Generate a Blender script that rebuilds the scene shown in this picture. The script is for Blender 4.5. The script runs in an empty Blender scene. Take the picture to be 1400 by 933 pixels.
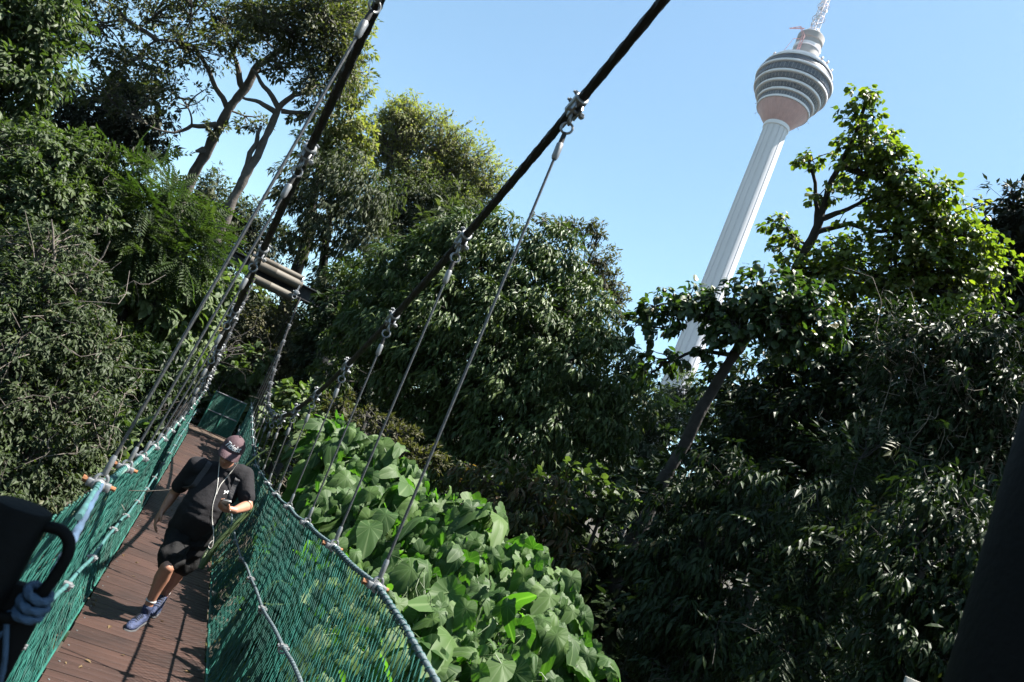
import bpy, bmesh, math
import numpy as np
from mathutils import Vector, Matrix

rng = np.random.default_rng(7)
scene = bpy.context.scene
COL = scene.collection
PI = math.pi
EYE = np.array([0.0, 0.0, 1.98])

# ------------------------------------------------------------------ camera
ROLL, PITCH, YAW, FPX = math.radians(23.9), math.radians(11.34), math.radians(17.87), 1040.0
def cam_axes():
    cp, sp, cy, sy = math.cos(PITCH), math.sin(PITCH), math.cos(YAW), math.sin(YAW)
    F = np.array([sy*cp, cy*cp, sp]); r0 = np.array([cy, -sy, 0.0]); u0 = np.cross(r0, F)
    cr, sr = math.cos(ROLL), math.sin(ROLL)
    return cr*r0+sr*u0, -sr*r0+cr*u0, F
CX, CU, CF = cam_axes()
def ray(px, py):
    return (px-700)*CX/FPX-(py-466.5)*CU/FPX+CF
def at(px, py, y=None, d=None):
    r = ray(px, py)
    if y is not None: return EYE+r*(y/r[1])
    return EYE+r*(d/np.linalg.norm(r))

cam_data = bpy.data.cameras.new('camera')
cam = bpy.data.objects.new('camera', cam_data); COL.objects.link(cam)
cam_data.sensor_width = 36; cam_data.lens = FPX/1400*36
cam_data.clip_start = 0.05; cam_data.clip_end = 5000
M = Matrix.Identity(4)
for i in range(3):
    M[i][0], M[i][1], M[i][2], M[i][3] = CX[i], CU[i], -CF[i], EYE[i]
cam.matrix_world = M
cam_data.dof.use_dof = True; cam_data.dof.focus_distance = 9.0; cam_data.dof.aperture_fstop = 5.6
scene.camera = cam

# ------------------------------------------------------------------ light
SUN = np.array([0.46, -0.13, 1.0]); SUN /= np.linalg.norm(SUN)
SUN_EL = math.asin(SUN[2]); SUN_AZ = math.atan2(SUN[0], SUN[1])
world = bpy.data.worlds.new('World'); scene.world = world; world.use_nodes = True
nt = world.node_tree; bg = nt.nodes['Background']
sky = nt.nodes.new('ShaderNodeTexSky'); sky.sky_type = 'NISHITA'; sky.sun_disc = False
sky.sun_elevation = SUN_EL; sky.sun_rotation = SUN_AZ
sky.air_density = 1.0; sky.dust_density = 0.4; sky.ozone_density = 0.3
tint = nt.nodes.new('ShaderNodeMix'); tint.data_type = 'RGBA'; tint.blend_type = 'MULTIPLY'; tint.inputs[0].default_value = 1.0
tint.inputs[7].default_value = (1.03, 1.165, 1.06, 1)      # humid tropical air: a touch more cyan
nt.links.new(sky.outputs[0], tint.inputs[6]); nt.links.new(tint.outputs[2], bg.inputs[0]); bg.inputs[1].default_value = 0.051
sl = bpy.data.lights.new('sun', 'SUN'); sl.energy = 5.0; sl.angle = math.radians(0.5); sl.color = (1.0, 0.95, 0.87)
so = bpy.data.objects.new('sun', sl); COL.objects.link(so)
so.rotation_euler = Vector((-SUN[0], -SUN[1], -SUN[2])).to_track_quat('-Z', 'Y').to_euler()
so.location = (0, 0, 60)
vs = scene.view_settings
vs.view_transform = 'Standard'; vs.look = 'None'; vs.exposure = 2.2; vs.gamma = 1.0; vs.use_curve_mapping = False
cy = scene.cycles
cy.max_bounces = 8; cy.diffuse_bounces = 1; cy.glossy_bounces = 2; cy.transmission_bounces = 2; cy.transparent_max_bounces = 8
cy.caustics_reflective = False; cy.caustics_refractive = False
cy.sample_clamp_indirect = 4.0

# ------------------------------------------------------------------ materials
def mat(name, col, rough=0.6, metal=0.0, spec=0.5, bump=0.0, bscale=30.0, var=0.0, vscale=6.0, col2=None):
    m = bpy.data.materials.new(name); m.use_nodes = True
    n = m.node_tree.nodes; l = m.node_tree.links; p = n['Principled BSDF']
    p.inputs['Base Color'].default_value = (*col, 1); p.inputs['Roughness'].default_value = rough
    p.inputs['Metallic'].default_value = metal; p.inputs['Specular IOR Level'].default_value = spec
    tc = n.new('ShaderNodeTexCoord')
    if var > 0 or col2 is not None:
        nz = n.new('ShaderNodeTexNoise'); nz.inputs['Scale'].default_value = vscale; nz.inputs['Detail'].default_value = 6
        l.new(tc.outputs['Object'], nz.inputs['Vector'])
        cr = n.new('ShaderNodeValToRGB'); cr.color_ramp.elements[0].position = 0.32; cr.color_ramp.elements[1].position = 0.68
        a = tuple(c*(1-var) for c in col); b = tuple(min(1, c*(1+var)) for c in col)
        if col2 is not None: a, b = col, col2
        cr.color_ramp.elements[0].color = (*a, 1); cr.color_ramp.elements[1].color = (*b, 1)
        l.new(nz.outputs['Fac'], cr.inputs[0]); l.new(cr.outputs[0], p.inputs['Base Color'])
    if bump > 0:
        nb = n.new('ShaderNodeTexNoise'); nb.inputs['Scale'].default_value = bscale; nb.inputs['Detail'].default_value = 5
        l.new(tc.outputs['Object'], nb.inputs['Vector'])
        bp = n.new('ShaderNodeBump'); bp.inputs['Strength'].default_value = bump; bp.inputs['Distance'].default_value = 0.02
        l.new(nb.outputs['Fac'], bp.inputs['Height']); l.new(bp.outputs[0], p.inputs['Normal'])
    return m

LEAF_K = 0.46
def leaf_mat(name, cols, trans=0.3, rough=0.4, spec=0.5, tcol=None, veins=False):
    """cols: list of (position, rgb) over the per-leaf random number"""
    m = bpy.data.materials.new(name); m.use_nodes = True
    n = m.node_tree.nodes; l = m.node_tree.links; p = n['Principled BSDF']; out = n['Material Output']
    at_ = n.new('ShaderNodeAttribute'); at_.attribute_name = 'leafdata'
    sep = n.new('ShaderNodeSeparateXYZ'); l.new(at_.outputs['Vector'], sep.inputs[0])
    cr = n.new('ShaderNodeValToRGB')
    els = cr.color_ramp.elements
    while len(els) < len(cols): els.new(0.5)
    for e, (pos, c) in zip(els, cols): e.position = pos; e.color = (c[0]*LEAF_K, c[1]*LEAF_K, c[2]*LEAF_K, 1)
    l.new(sep.outputs[2], cr.inputs[0])
    base = cr.outputs[0]
    if veins:
        # radial ribs from the petiole: sawtooth of the angle in leaf coordinates
        ang = n.new('ShaderNodeMath'); ang.operation = 'ARCTAN2'
        l.new(sep.outputs[0], ang.inputs[0]); l.new(sep.outputs[1], ang.inputs[1])
        mul = n.new('ShaderNodeMath'); mul.operation = 'MULTIPLY'; mul.inputs[1].default_value = 9/(2*PI)
        l.new(ang.outputs[0], mul.inputs[0])
        pp = n.new('ShaderNodeMath'); pp.operation = 'PINGPONG'; pp.inputs[1].default_value = 0.5
        l.new(mul.outputs[0], pp.inputs[0])
        ln = n.new('ShaderNodeVectorMath'); ln.operation = 'LENGTH'; l.new(at_.outputs['Vector'], ln.inputs[0])
        lt = n.new('ShaderNodeMapRange'); lt.inputs['From Min'].default_value = 0.0; lt.inputs['From Max'].default_value = 0.085
        lt.inputs['To Min'].default_value = 0.8; lt.inputs['To Max'].default_value = 0.0
        l.new(pp.outputs[0], lt.inputs['Value'])
        mx = n.new('ShaderNodeMix'); mx.data_type = 'RGBA'
        l.new(lt.outputs[0], mx.inputs[0]); l.new(base, mx.inputs[6]); mx.inputs[7].default_value = (0.11, 0.155, 0.07, 1)
        base = mx.outputs[2]
        bp = n.new('ShaderNodeBump'); bp.inputs['Strength'].default_value = 0.25; bp.inputs['Distance'].default_value = 0.01
        l.new(pp.outputs[0], bp.inputs['Height']); l.new(bp.outputs[0], p.inputs['Normal'])
    l.new(base, p.inputs['Base Color'])
    p.inputs['Roughness'].default_value = rough+.14; p.inputs['Specular IOR Level'].default_value = spec*.62
    tb = n.new('ShaderNodeBsdfTranslucent')
    hs = n.new('ShaderNodeMix'); hs.data_type = 'RGBA'; hs.blend_type = 'MULTIPLY'; hs.inputs[0].default_value = 1
    l.new(base, hs.inputs[6]); hs.inputs[7].default_value = (*(tcol or (2.4, 2.8, 1.0)), 1)
    l.new(hs.outputs[2], tb.inputs[0])
    mixs = n.new('ShaderNodeMixShader'); mixs.inputs[0].default_value = trans
    l.new(p.outputs[0], mixs.inputs[1]); l.new(tb.outputs[0], mixs.inputs[2]); l.new(mixs.outputs[0], out.inputs[0])
    return m

# ------------------------------------------------------------------ object helpers
def tag(o, label=None, cat=None, group=None, kind=None):
    if label: o['label'] = label
    if cat: o['category'] = cat
    if group: o['group'] = group
    if kind: o['kind'] = kind
    return o
def empty(name, loc=(0, 0, 0)):
    o = bpy.data.objects.new(name, None); COL.objects.link(o); o.location = loc; o.empty_display_size = 0.2
    return o
class MB:
    """collects vertices / faces (numpy blocks) into one mesh"""
    def __init__(s): s.v = []; s.f = []; s.n = 0; s.mi = []; s.ld = []
    def add(s, V, Fc, mi=0):
        V = np.asarray(V, float)
        s.v.append(V)
        for f in Fc: s.f.append(tuple(int(i)+s.n for i in f)); s.mi.append(mi)
        s.n += len(V)
        return s
    def box(s, c, size, R=None, mi=0, bev=0.0):
        c = np.asarray(c, float); h = np.asarray(size, float)/2
        if bev <= 0:
            V = np.array([[x, y, z] for x in (-1, 1) for y in (-1, 1) for z in (-1, 1)], float)*h
            Fc = [(0, 1, 3, 2), (4, 6, 7, 5), (0, 4, 5, 1), (2, 3, 7, 6), (0, 2, 6, 4), (1, 5, 7, 3)]
        else:
            bm = bmesh.new(); bmesh.ops.create_cube(bm, size=1.0)
            for v in bm.verts: v.co = Vector((v.co.x*2*h[0], v.co.y*2*h[1], v.co.z*2*h[2]))
            bmesh.ops.bevel(bm, geom=list(bm.edges), offset=bev, segments=2, affect='EDGES', profile=0.5)
            bm.verts.ensure_lookup_table(); bm.verts.index_update()
            V = np.array([v.co[:] for v in bm.verts]); Fc = [[v.index for v in f.verts] for f in bm.faces]; bm.free()
        if R is not None: V = V@np.asarray(R).T
        return s.add(V+c, Fc, mi)
    def tube(s, pts, r, n=8, cap=True, mi=0, lobes=0, pitch=0.25, amp=0.1, flat=1.0):
        P = np.asarray(pts, float); m = len(P)
        r = np.full(m, r, float) if np.isscalar(r) else np.asarray(r, float)
        T = np.gradient(P, axis=0); T /= np.linalg.norm(T, axis=1)[:, None]+1e-12
        ref = np.array([0, 0, 1.0]) if abs(T[0][2]) < 0.9 else np.array([1.0, 0, 0])
        A = np.zeros_like(P); a = np.cross(T[0], ref); a /= np.linalg.norm(a)
        for i in range(m):
            a = a-T[i]*(a@T[i]); a /= np.linalg.norm(a)+1e-12; A[i] = a
        B = np.cross(T, A)
        th = np.linspace(0, 2*PI, n, endpoint=False)
        rr = np.repeat(r[:, None], n, 1)
        if lobes:
            L = np.concatenate([[0], np.cumsum(np.linalg.norm(np.diff(P, axis=0), axis=1))])
            rr = rr*(1+amp*np.abs(np.cos(lobes/2*(th[None, :]-2*PI*L[:, None]/pitch)))-amp*0.6)
        V = P[:, None, :]+rr[..., None]*(np.cos(th)[None, :, None]*A[:, None, :]+flat*np.sin(th)[None, :, None]*B[:, None, :])
        Fc = [(i*n+j, i*n+(j+1) % n, (i+1)*n+(j+1) % n, (i+1)*n+j) for i in range(m-1) for j in range(n)]
        if cap: Fc += [tuple(range(n-1, -1, -1)), tuple((m-1)*n+j for j in range(n))]
        return s.add(V.reshape(-1, 3), Fc, mi)
    def cyl(s, a, b, r, n=16, mi=0, r2=None):
        return s.tube([a, b], [r, r if r2 is None else r2], n, True, mi)
    def lathe(s, prof, c=(0, 0, 0), n=48, mi=0, rfun=None):
        c = np.asarray(c, float); th = np.linspace(0, 2*PI, n, endpoint=False); V = []
        for (r, z) in prof:
            rr = r*(rfun(th) if rfun else 1.0)
            V.append(np.stack([rr*np.cos(th), rr*np.sin(th), np.full(n, z)], -1))
        m = len(prof)
        Fc = [(i*n+j, i*n+(j+1) % n, (i+1)*n+(j+1) % n, (i+1)*n+j) for i in range(m-1) for j in range(n)]
        return s.add(np.concatenate(V)+c, Fc, mi)
    def torus(s, c, R, r, u, v, n=20, k=8, a0=0.0, a1=2*PI, mi=0, **kw):
        t = np.linspace(a0, a1, n); c = np.asarray(c, float)
        return s.tube([c+R*(math.cos(q)*np.asarray(u)+math.sin(q)*np.asarray(v)) for q in t], r, k, True, mi, **kw)
    def ball(s, c, r, R=None, sub=2, mi=0):
        bm = bmesh.new(); bmesh.ops.create_icosphere(bm, subdivisions=sub, radius=1.0)
        bm.verts.ensure_lookup_table(); bm.verts.index_update()
        V = np.array([v.co[:] for v in bm.verts]); Fc = [[v.index for v in f.verts] for f in bm.faces]; bm.free()
        V = V*np.asarray(r, float)
        if R is not None: V = V@np.asarray(R).T
        return s.add(V+np.asarray(c, float), Fc, mi)
    def mesh(s, name, mats, smooth=True):
        me = bpy.data.meshes.new(name); me.from_pydata(np.concatenate(s.v).tolist(), [], s.f)
        for m in (mats if isinstance(mats, (list, tuple)) else [mats]): me.materials.append(m)
        if isinstance(mats, (list, tuple)) and len(mats) > 1: me.polygons.foreach_set('material_index', s.mi)
        me.polygons.foreach_set('use_smooth', [smooth]*len(me.polygons))
        me.update(); return me
    def build(s, name, mats, parent=None, smooth=True, sharp=40):
        me = s.mesh(name, mats, smooth)
        if smooth and sharp: me.set_sharp_from_angle(angle=math.radians(sharp))
        o = bpy.data.objects.new(name, me); COL.objects.link(o)
        if parent is not None:
            o.parent = parent; o.matrix_parent_inverse = Matrix.Identity(4)
            me.transform(Matrix.Translation(-parent_world(parent)))
        return o
def parent_world(p):
    """world translation of a (translation only) parent chain"""
    v = Vector((0, 0, 0))
    while p is not None:
        v += Vector(p.location); p = p.parent
    return v

def fast_mesh(name, V, loops, starts, totals, material, leafdata=None, smooth=False):
    me = bpy.data.meshes.new(name)
    me.vertices.add(len(V)); me.vertices.foreach_set('co', V.astype(np.float32).ravel())
    me.loops.add(len(loops)); me.loops.foreach_set('vertex_index', loops.astype(np.int32))
    me.polygons.add(len(starts)); me.polygons.foreach_set('loop_start', starts.astype(np.int32))
    try: me.polygons.foreach_set('loop_total', totals.astype(np.int32))
    except Exception: pass
    if leafdata is not None:
        a = me.attributes.new('leafdata', 'FLOAT_VECTOR', 'POINT'); a.data.foreach_set('vector', leafdata.astype(np.float32).ravel())
    me.polygons.foreach_set('use_smooth', np.full(len(starts), smooth))
    me.materials.append(material); me.update(calc_edges=True); me.validate()
    return me

# ------------------------------------------------------------------ terrain
def terrain(x, y):
    x = np.asarray(x, float); y = np.asarray(y, float)
    h = -4.2+0*x
    h = h+0.35*np.sin(x*0.31+1)+0.3*np.sin(y*0.27+0.5*x*0.1)
    h = h+3.2/(1+np.exp(-(y-20)/2.2))*np.exp(-((x-0.5)/7)**2)          # knoll under the far landing
    h = h+3.0/(1+np.exp((y-0.2)/1.0))*np.exp(-((x-0.3)/4)**2)           # bank under the near landing
    h = h+5.5/(1+np.exp((x+9)/2.5))                                     # slope rising on the left
    h = h+9.0/(1+np.exp(-(y-48)/9))*np.exp(-((x+8)/60)**2)
    d = np.hypot(x, y)
    h = h+45.0/(1+np.exp(-(d-300)/50))
    return h

def leaf_field_noise(n=8):
    K = rng.normal(0, 1, (n, 3))*2.0; ph = rng.uniform(0, 2*PI, n)
    return lambda D: np.sum(np.cos(D@K.T*1.6+ph), axis=1)/math.sqrt(n)

# ------------------------------------------------------------------ leaf templates  (x width, y length, z normal)
def t_simple(w=0.4, fold=0.10, droop=0.18):
    V = np.array([[0, 0, 0], [-w/2, .42, fold*.6], [0, .5, -fold*.2], [w/2, .42, fold*.6], [0, 1, -droop]], float)
    return V, [(0, 2, 1), (0, 3, 2), (1, 2, 4), (2, 3, 4)]
def t_oval(w=0.45, fold=0.08, droop=0.2):
    V = np.array([[0, 0, 0], [-w*.42, .28, fold], [0, .3, 0], [w*.42, .28, fold], [-w*.46, .62, fold-droop*.3], [0, .64, -droop*.3],
                  [w*.46, .62, fold-droop*.3], [0, 1, -droop]], float)
    return V, [(0, 2, 1), (0, 3, 2), (1, 2, 5, 4), (2, 3, 6, 5), (4, 5, 7), (5, 6, 7)]
def t_heart(w=0.9, droop=0.25, n=18, seed=0):
    # broad heart-shaped blade hung from a petiole near its base
    th = np.linspace(0, 2*PI, n, endpoint=False)
    out = []
    for a in th:                                     # angle from the tip direction (+y)
        c = math.cos(a)
        r = 0.41*(1+0.08*math.cos(2*a))+0.42*max(0, c)**8-0.17*max(0, -c)**10+0.012*math.sin(5*a+seed)
        out.append((r*math.sin(a)*w*1.05, 0.30+r*math.cos(a)))
    out = np.array(out); c0 = np.array([0, 0.24])
    V = [[0, 0.24, 0.02]]
    for k, q in enumerate((0.5, 1.0)):
        for i, (x, y) in enumerate(out):
            p = c0+(np.array([x, y])-c0)*q
            rr = math.hypot(p[0], p[1]-0.24)
            z = -droop*rr*rr*1.6+0.014*q*(1 if i % 2 else -1)+0.07*abs(p[0])+0.03*math.sin(3*th[i]+seed)*q
            V.append([p[0], p[1], z])
    Fc = [(0, 1+(i+1) % n, 1+i) for i in range(n)]
    Fc += [(1+i, 1+(i+1) % n, 1+n+(i+1) % n, 1+n+i) for i in range(n)]
    return np.array(V), Fc
def t_frond(pairs=5, w=0.16, l=0.34, droop=0.35, start=0.2, term=True, hang=0.35):
    V, Fc = [], []; n = 0
    def leaflet(b, d, nn, L):
        nonlocal n
        d = d/np.linalg.norm(d); s = np.cross(d, nn); s /= np.linalg.norm(s)+1e-9
        q = [b, b+d*L*.45+s*w*L, b+d*L*.5-nn*.02, b+d*L*.45-s*w*L, b+d*L+np.array([0, 0, -hang*L*.5])]
        V.extend(q); Fc.extend([(n, n+2, n+1), (n, n+3, n+2), (n+1, n+2, n+4), (n+2, n+3, n+4)]); n += 5
    for i in range(pairs):
        t = start+(1-start)*i/max(1, pairs-1)*0.95
        b = np.array([0, t, -droop*t*t])
        for sgn in (-1, 1):
            leaflet(b, np.array([sgn*0.8, 0.5, -hang]), np.array([sgn*0.2, 0, 1.0]), l*(1-0.35*abs(t-.55)))
    if term: leaflet(np.array([0, .98, -droop*.96]), np.array([0, 1, -hang*1.2]), np.array([0, .4, 1.0]), l)
    # rachis
    V.extend([np.array([-.006, 0, 0]), np.array([.006, 0, 0]), np.array([.004, 1, -droop]), np.array([-.004, 1, -droop])]); Fc.append((n, n+1, n+2, n+3)); n += 4
    return np.array(V), Fc

def place(tmpl, P, D, N, S, rnd):
    V, Fc = tmpl
    D = D/(np.linalg.norm(D, axis=1)[:, None]+1e-9)
    X = np.cross(D, N); X /= np.linalg.norm(X, axis=1)[:, None]+1e-9
    Z = np.cross(X, D)
    k = len(P); nv = len(V)
    W = P[:, None, :]+S[:, None, None]*(V[None, :, 0, None]*X[:, None, :]+V[None, :, 1, None]*D[:, None, :]+V[None, :, 2, None]*Z[:, None, :])
    loops = np.concatenate([np.array(f) for f in Fc]); tot = np.array([len(f) for f in Fc])
    L = (loops[None, :]+nv*np.arange(k)[:, None]).ravel(); T = np.tile(tot, k)
    ld = np.empty((k, nv, 3)); ld[:, :, 0] = V[None, :, 0]; ld[:, :, 1] = V[None, :, 1]-0.24; ld[:, :, 2] = rnd[:, None]
    return W.reshape(-1, 3), L, T, ld.reshape(-1, 3)

class Leaves:
    def __init__(s): s.b = []
    def add(s, *a): s.b.append(place(*a))
    def build(s, name, material, parent, smooth=False):
        V, L, T, ld, n = [], [], [], [], 0
        for (v, l, t, d) in s.b:
            V.append(v); L.append(l+n); T.append(t); ld.append(d); n += len(v)
        V = np.concatenate(V); L = np.concatenate(L); T = np.concatenate(T); ld = np.concatenate(ld)
        V = V-np.array(parent_world(parent)) if parent is not None else V
        st = np.concatenate([[0], np.cumsum(T)[:-1]])
        me = fast_mesh(name, V, L, st, T, material, ld, smooth)
        o = bpy.data.objects.new(name, me); COL.objects.link(o); o.parent = parent
        return o

def rand_dirs(n):
    v = rng.normal(0, 1, (n, 3)); return v/np.linalg.norm(v, axis=1)[:, None]

def curve_path(a, b, n=8, wob=0.08, sag=0.0):
    a = np.asarray(a, float); b = np.asarray(b, float); t = np.linspace(0, 1, n)[:, None]
    L = np.linalg.norm(b-a); o = rng.normal(0, wob*L, 3); o2 = rng.normal(0, wob*L*.5, 3)
    return a+(b-a)*t+o*np.sin(PI*t)+o2*np.sin(2*PI*t)+np.array([0, 0, -sag*L])*np.sin(PI*t)

BARK = mat('bark_grey', (0.074, 0.064, 0.056), 0.9, bump=0.8, bscale=14, var=0.35, vscale=5)
BARK_DARK = mat('bark_dark', (0.019, 0.016, 0.014), 0.9, bump=0.8, bscale=18, var=0.4, vscale=7)  # lowered so the leaning trunk's backlit shade is carried by the colour
BARK_PALE = mat('bark_twig', (0.085, 0.072, 0.060), 0.85, bump=0.5, bscale=25, var=0.3)
TWIG = mat('pale_twig', (0.20, 0.17, 0.14), 0.85, var=0.3)
STEM = mat('green_stem', (0.045, 0.075, 0.022), 0.6, var=0.2)

def clear_of_bridge(P, mg):
    # nothing grows through the walkway, its nets or the camera
    x, y, z = P[:, 0], P[:, 1], P[:, 2]
    inside = (x > -.30-mg) & (x < 1.02+mg) & (y > -2) & (y < 23.4) & (z > -.6) & (z < 4.2)
    return ~inside
def plant(name, label, cat, trunk, blobs, tmpls, lsize, material, bark=BARK_DARK, group=None, trunk_r=(0.12, 0.05), cov=3.2, leaf_w=0.42,
          per=16, spread=0.22, droop=0.35, limbs=(), twig_r=0.006, twigs=0.35, bare=0, limb_r=0.35, upright=0.0, out=0.55, shell=0.62, noise=0.22, face=0.6, fill=0.12):
    """trunk / limbs: lists of (px, py, distance); blobs: (px, py, distance, radius_x_px, radius_y_px)"""
    path = [at(a, b, d=c) for a, b, c in trunk]
    base = path[0].copy(); gz = float(terrain(base[0], base[1]))-0.15
    if base[2] > gz+0.2: path.insert(0, np.array([base[0], base[1], gz]))
    root = empty(name, tuple(path[0])); tag(root, label, cat, group)
    # smooth trunk
    P = [path[0]]
    for a, b in zip(path[:-1], path[1:]):
        for q in curve_path(a, b, 6, 0.02)[1:]: P.append(q)
    P = np.array(P); tb = MB()
    r = np.linspace(trunk_r[0], trunk_r[1], len(P))*(1+0.08*rng.normal(size=len(P))); r[0] *= 1.3
    tb.tube(P, r, 10)
    skeleton = [P]
    for lb in limbs:
        Q = np.array([at(a, b, d=c) for a, b, c in lb[1:]])
        pts = [Q[0]]
        for a, b in zip(Q[:-1], Q[1:]):
            for q in curve_path(a, b, 5, 0.04)[1:]: pts.append(q)
        pts = np.array(pts); tb.tube(pts, np.linspace(lb[0], lb[0]*0.4, len(pts)), 8); skeleton.append(pts)
    SK = np.concatenate([s[len(s)//3:] if len(s) > 6 else s for s in skeleton])
    lv = Leaves()
    for bl in blobs:
        px, py, d, rx, ry = bl[:5]
        k = d/FPX; C = at(px, py, d=d); Rx, Ry = rx*k, ry*k; Rz = (Rx+Ry)/2*(bl[5] if len(bl) > 5 else 0.9)
        leafpx = (lsize/k)**2*leaf_w*0.42
        n = int(cov*PI*rx*ry/leafpx); ncl = max(4, n//per)
        # limb to blob centre
        j = SK[np.argmin(np.linalg.norm(SK-C, axis=1)+0.6*np.maximum(0, SK[:, 2]-C[2]))]
        lp = curve_path(j, C, 9, 0.07); lr = max(0.008, trunk_r[1]*limb_r)
        if np.linalg.norm(C-j) > 0.05: tb.tube(lp, np.linspace(lr, lr*.35, 9), 6)
        dirs = rand_dirs(ncl); nf = leaf_field_noise()
        rad = shell+(1.05-shell)*rng.random(ncl)**0.7
        inner = rng.random(ncl) < fill; rad[inner] *= rng.random(inner.sum())
        rad = rad*(1+noise*nf(dirs))
        E = dirs*rad[:, None]
        cl = C+E[:, 0, None]*Rx*CX+E[:, 1, None]*Ry*CU+E[:, 2, None]*Rz*CF
        outd = cl-C; outd /= np.linalg.norm(outd, axis=1)[:, None]+1e-9
        tw = np.flatnonzero(rng.random(ncl) < twigs)
        for i in tw[:220]:
            a = lp[rng.integers(4, 9)]; tb.tube(curve_path(a, cl[i], 5, 0.1, -0.05), np.linspace(twig_r*1.5, twig_r*.6, 5), 4, False)
        for i in range(min(bare, ncl)):
            a = cl[rng.integers(0, ncl)]; b = a+(outd[rng.integers(0, ncl)]*.8+np.array([0, 0, .25])+rng.normal(0, .5, 3))*Rx*.7
            q = curve_path(a, b, 6, 0.14); tb.tube(q, np.linspace(twig_r*.9, twig_r*.45, 6), 4, False)
            for _ in range(2):
                u = q[rng.integers(2, 5)]; tb.tube(curve_path(u, u+rng.normal(0, .25, 3)*Rx*.7, 4, 0.1), np.linspace(twig_r*.7, twig_r*.35, 4), 3, False)
        m = ncl*per; ci = np.repeat(np.arange(ncl), per)
        clr = spread*min(Rx, Ry)*(0.6+0.8*rng.random(ncl))
        off = rng.normal(0, 1, (m, 3)); off /= np.linalg.norm(off, axis=1)[:, None]; off *= (rng.random(m)**0.5)[:, None]
        Pn = cl[ci]+off*clr[ci][:, None]*np.array([1, 1, .7])
        D = outd[ci]*out+off*0.7+rng.normal(0, .28, (m, 3)); D[:, 2] += -droop+upright
        N = np.array([0, 0, 1.0])*0.8+outd[ci]*face+SUN*0.35+rng.normal(0, .38, (m, 3))
        S = lsize*(0.55+0.75*rng.random(m))
        rnd = np.clip(rng.random(ncl)[ci]*0.45+rng.random(m)*0.55, 0, 1)
        kinds = rng.integers(0, len(tmpls), m); keep = clear_of_bridge(Pn, .4*lsize+.06)
        for q, t in enumerate(tmpls):
            s = (kinds == q) & keep
            if not s.any(): continue
            lv.add(t, Pn[s], D[s], N[s], S[s], rnd[s])
    tb.build('trunk', bark, root)
    lv.build('crown', material, root)
    return root

# ------------------------------------------------------------------ setting
def ground():
    c = np.concatenate([np.linspace(-900, -60, 15), np.linspace(-55, 55, 111), np.linspace(60, 900, 15)])
    xs, ys = np.meshgrid(c, c+20, indexing='ij'); zs = terrain(xs, ys)+rng.normal(0, 0.05, xs.shape)
    n = len(c); V = np.stack([xs, ys, zs], -1).reshape(-1, 3)
    i, j = np.meshgrid(np.arange(n-1), np.arange(n-1), indexing='ij'); a = (i*n+j).ravel()
    L = np.stack([a, a+n, a+n+1, a+1], -1).ravel(); T = np.full(len(a), 4); st = np.arange(len(a))*4
    m = mat('forest_floor', (0.016, 0.013, 0.008), 0.95, bump=1.0, bscale=3, vscale=0.8, col2=(0.033, 0.026, 0.016))
    o = bpy.data.objects.new('ground', fast_mesh('ground', V, L, st, T, m, None, True)); COL.objects.link(o); tag(o, kind='structure')
ground()

# ------------------------------------------------------------------ bridge
XC = 0.36
def deck_z(y):
    y = np.asarray(y, float)
    return 0.52*np.clip((y-8)/13, 0, 1)**2+0.10*np.clip((4-y)/4, 0, 1)**2
def cable_z(y):
    y = np.asarray(y, float); return 1.80+np.where(y < 11.5, 0.0298, 0.0283)*(y-11.5)**2
def cable_x(y, s):
    y = np.asarray(y, float); return (0.86 if s > 0 else -0.15-0.30*np.clip((y-12)/10, 0, 1)**1.5)
def rope_x(y, s):
    y = np.asarray(y, float); return XC+s*(0.575+0*y)
def rope_z(y, s):
    if s > 0: return np.interp(y, [0.5, 1.7, 2.23, 2.7, 3.24, 4.14, 4.8, 5.95, 8, 11.3, 15, 19, 21.5], [1.36, 1.40, 1.43, 1.462, 1.463, 1.409, 1.37, 1.29, 1.18, 1.10, 1.30, 1.6, 1.75])
    return np.interp(y, [0.5, 1.7, 3.24, 5.3, 7.6, 11, 15, 19, 21.5], [1.60, 1.51, 1.45, 1.33, 1.28, 1.30 if s < 0 else 1.16, 1.42 if s < 0 else 1.32, 1.6, 1.75])
def edge_x(s): return XC+s*0.48

STEEL = mat('galvanised_steel', (0.20, 0.205, 0.21), 0.38, 0.6, bump=0.1, var=0.15)
STEEL_DK = mat('weathered_steel', (0.024, 0.025, 0.026), 0.7, 0.0, spec=.3, bump=0.15, var=0.3, vscale=20)
SHADED_BLK = mat('shaded_black_paint', (0.0022, 0.0023, 0.0025), 0.7, 0.0, spec=.12, bump=0.15, bscale=60)  # black paint taken darker, so shade at the near landing is in the colour
CABLE = mat('greased_cable', (0.006, 0.006, 0.0065), 0.5, 0.0, spec=.3, bump=0.2, bscale=90)
WIRE = mat('hanger_wire', (0.075, 0.077, 0.08), 0.42, 0.5, bump=0.2, bscale=120)
ALU = mat('aluminium_ferrule', (0.20, 0.205, 0.21), 0.42, 0.5, bump=0.1, var=0.1)
COPPER = mat('rusty_bolt', (0.22, 0.09, 0.035), 0.6, 0.2, var=0.3, vscale=30)
TEAL = mat('teal_net_cord', (0.0062, 0.070, 0.054), 0.6, var=0.5, vscale=3)
TEAL_PALE = mat('faded_lashing', (0.025, 0.085, 0.085), 0.65, var=0.3, vscale=14)
ROPE_GREY = mat('grey_rope', (0.072, 0.098, 0.107), 0.7, bump=0.3, bscale=90, var=0.2, vscale=15)
ROPE_BLUE = mat('blue_rope', (0.03, 0.06, 0.105), 0.75, bump=0.3, bscale=90, var=0.25)
DRUM = mat('grey_drum_paint', (0.070, 0.058, 0.042), 0.65, bump=0.1, var=0.12, vscale=4)

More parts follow.
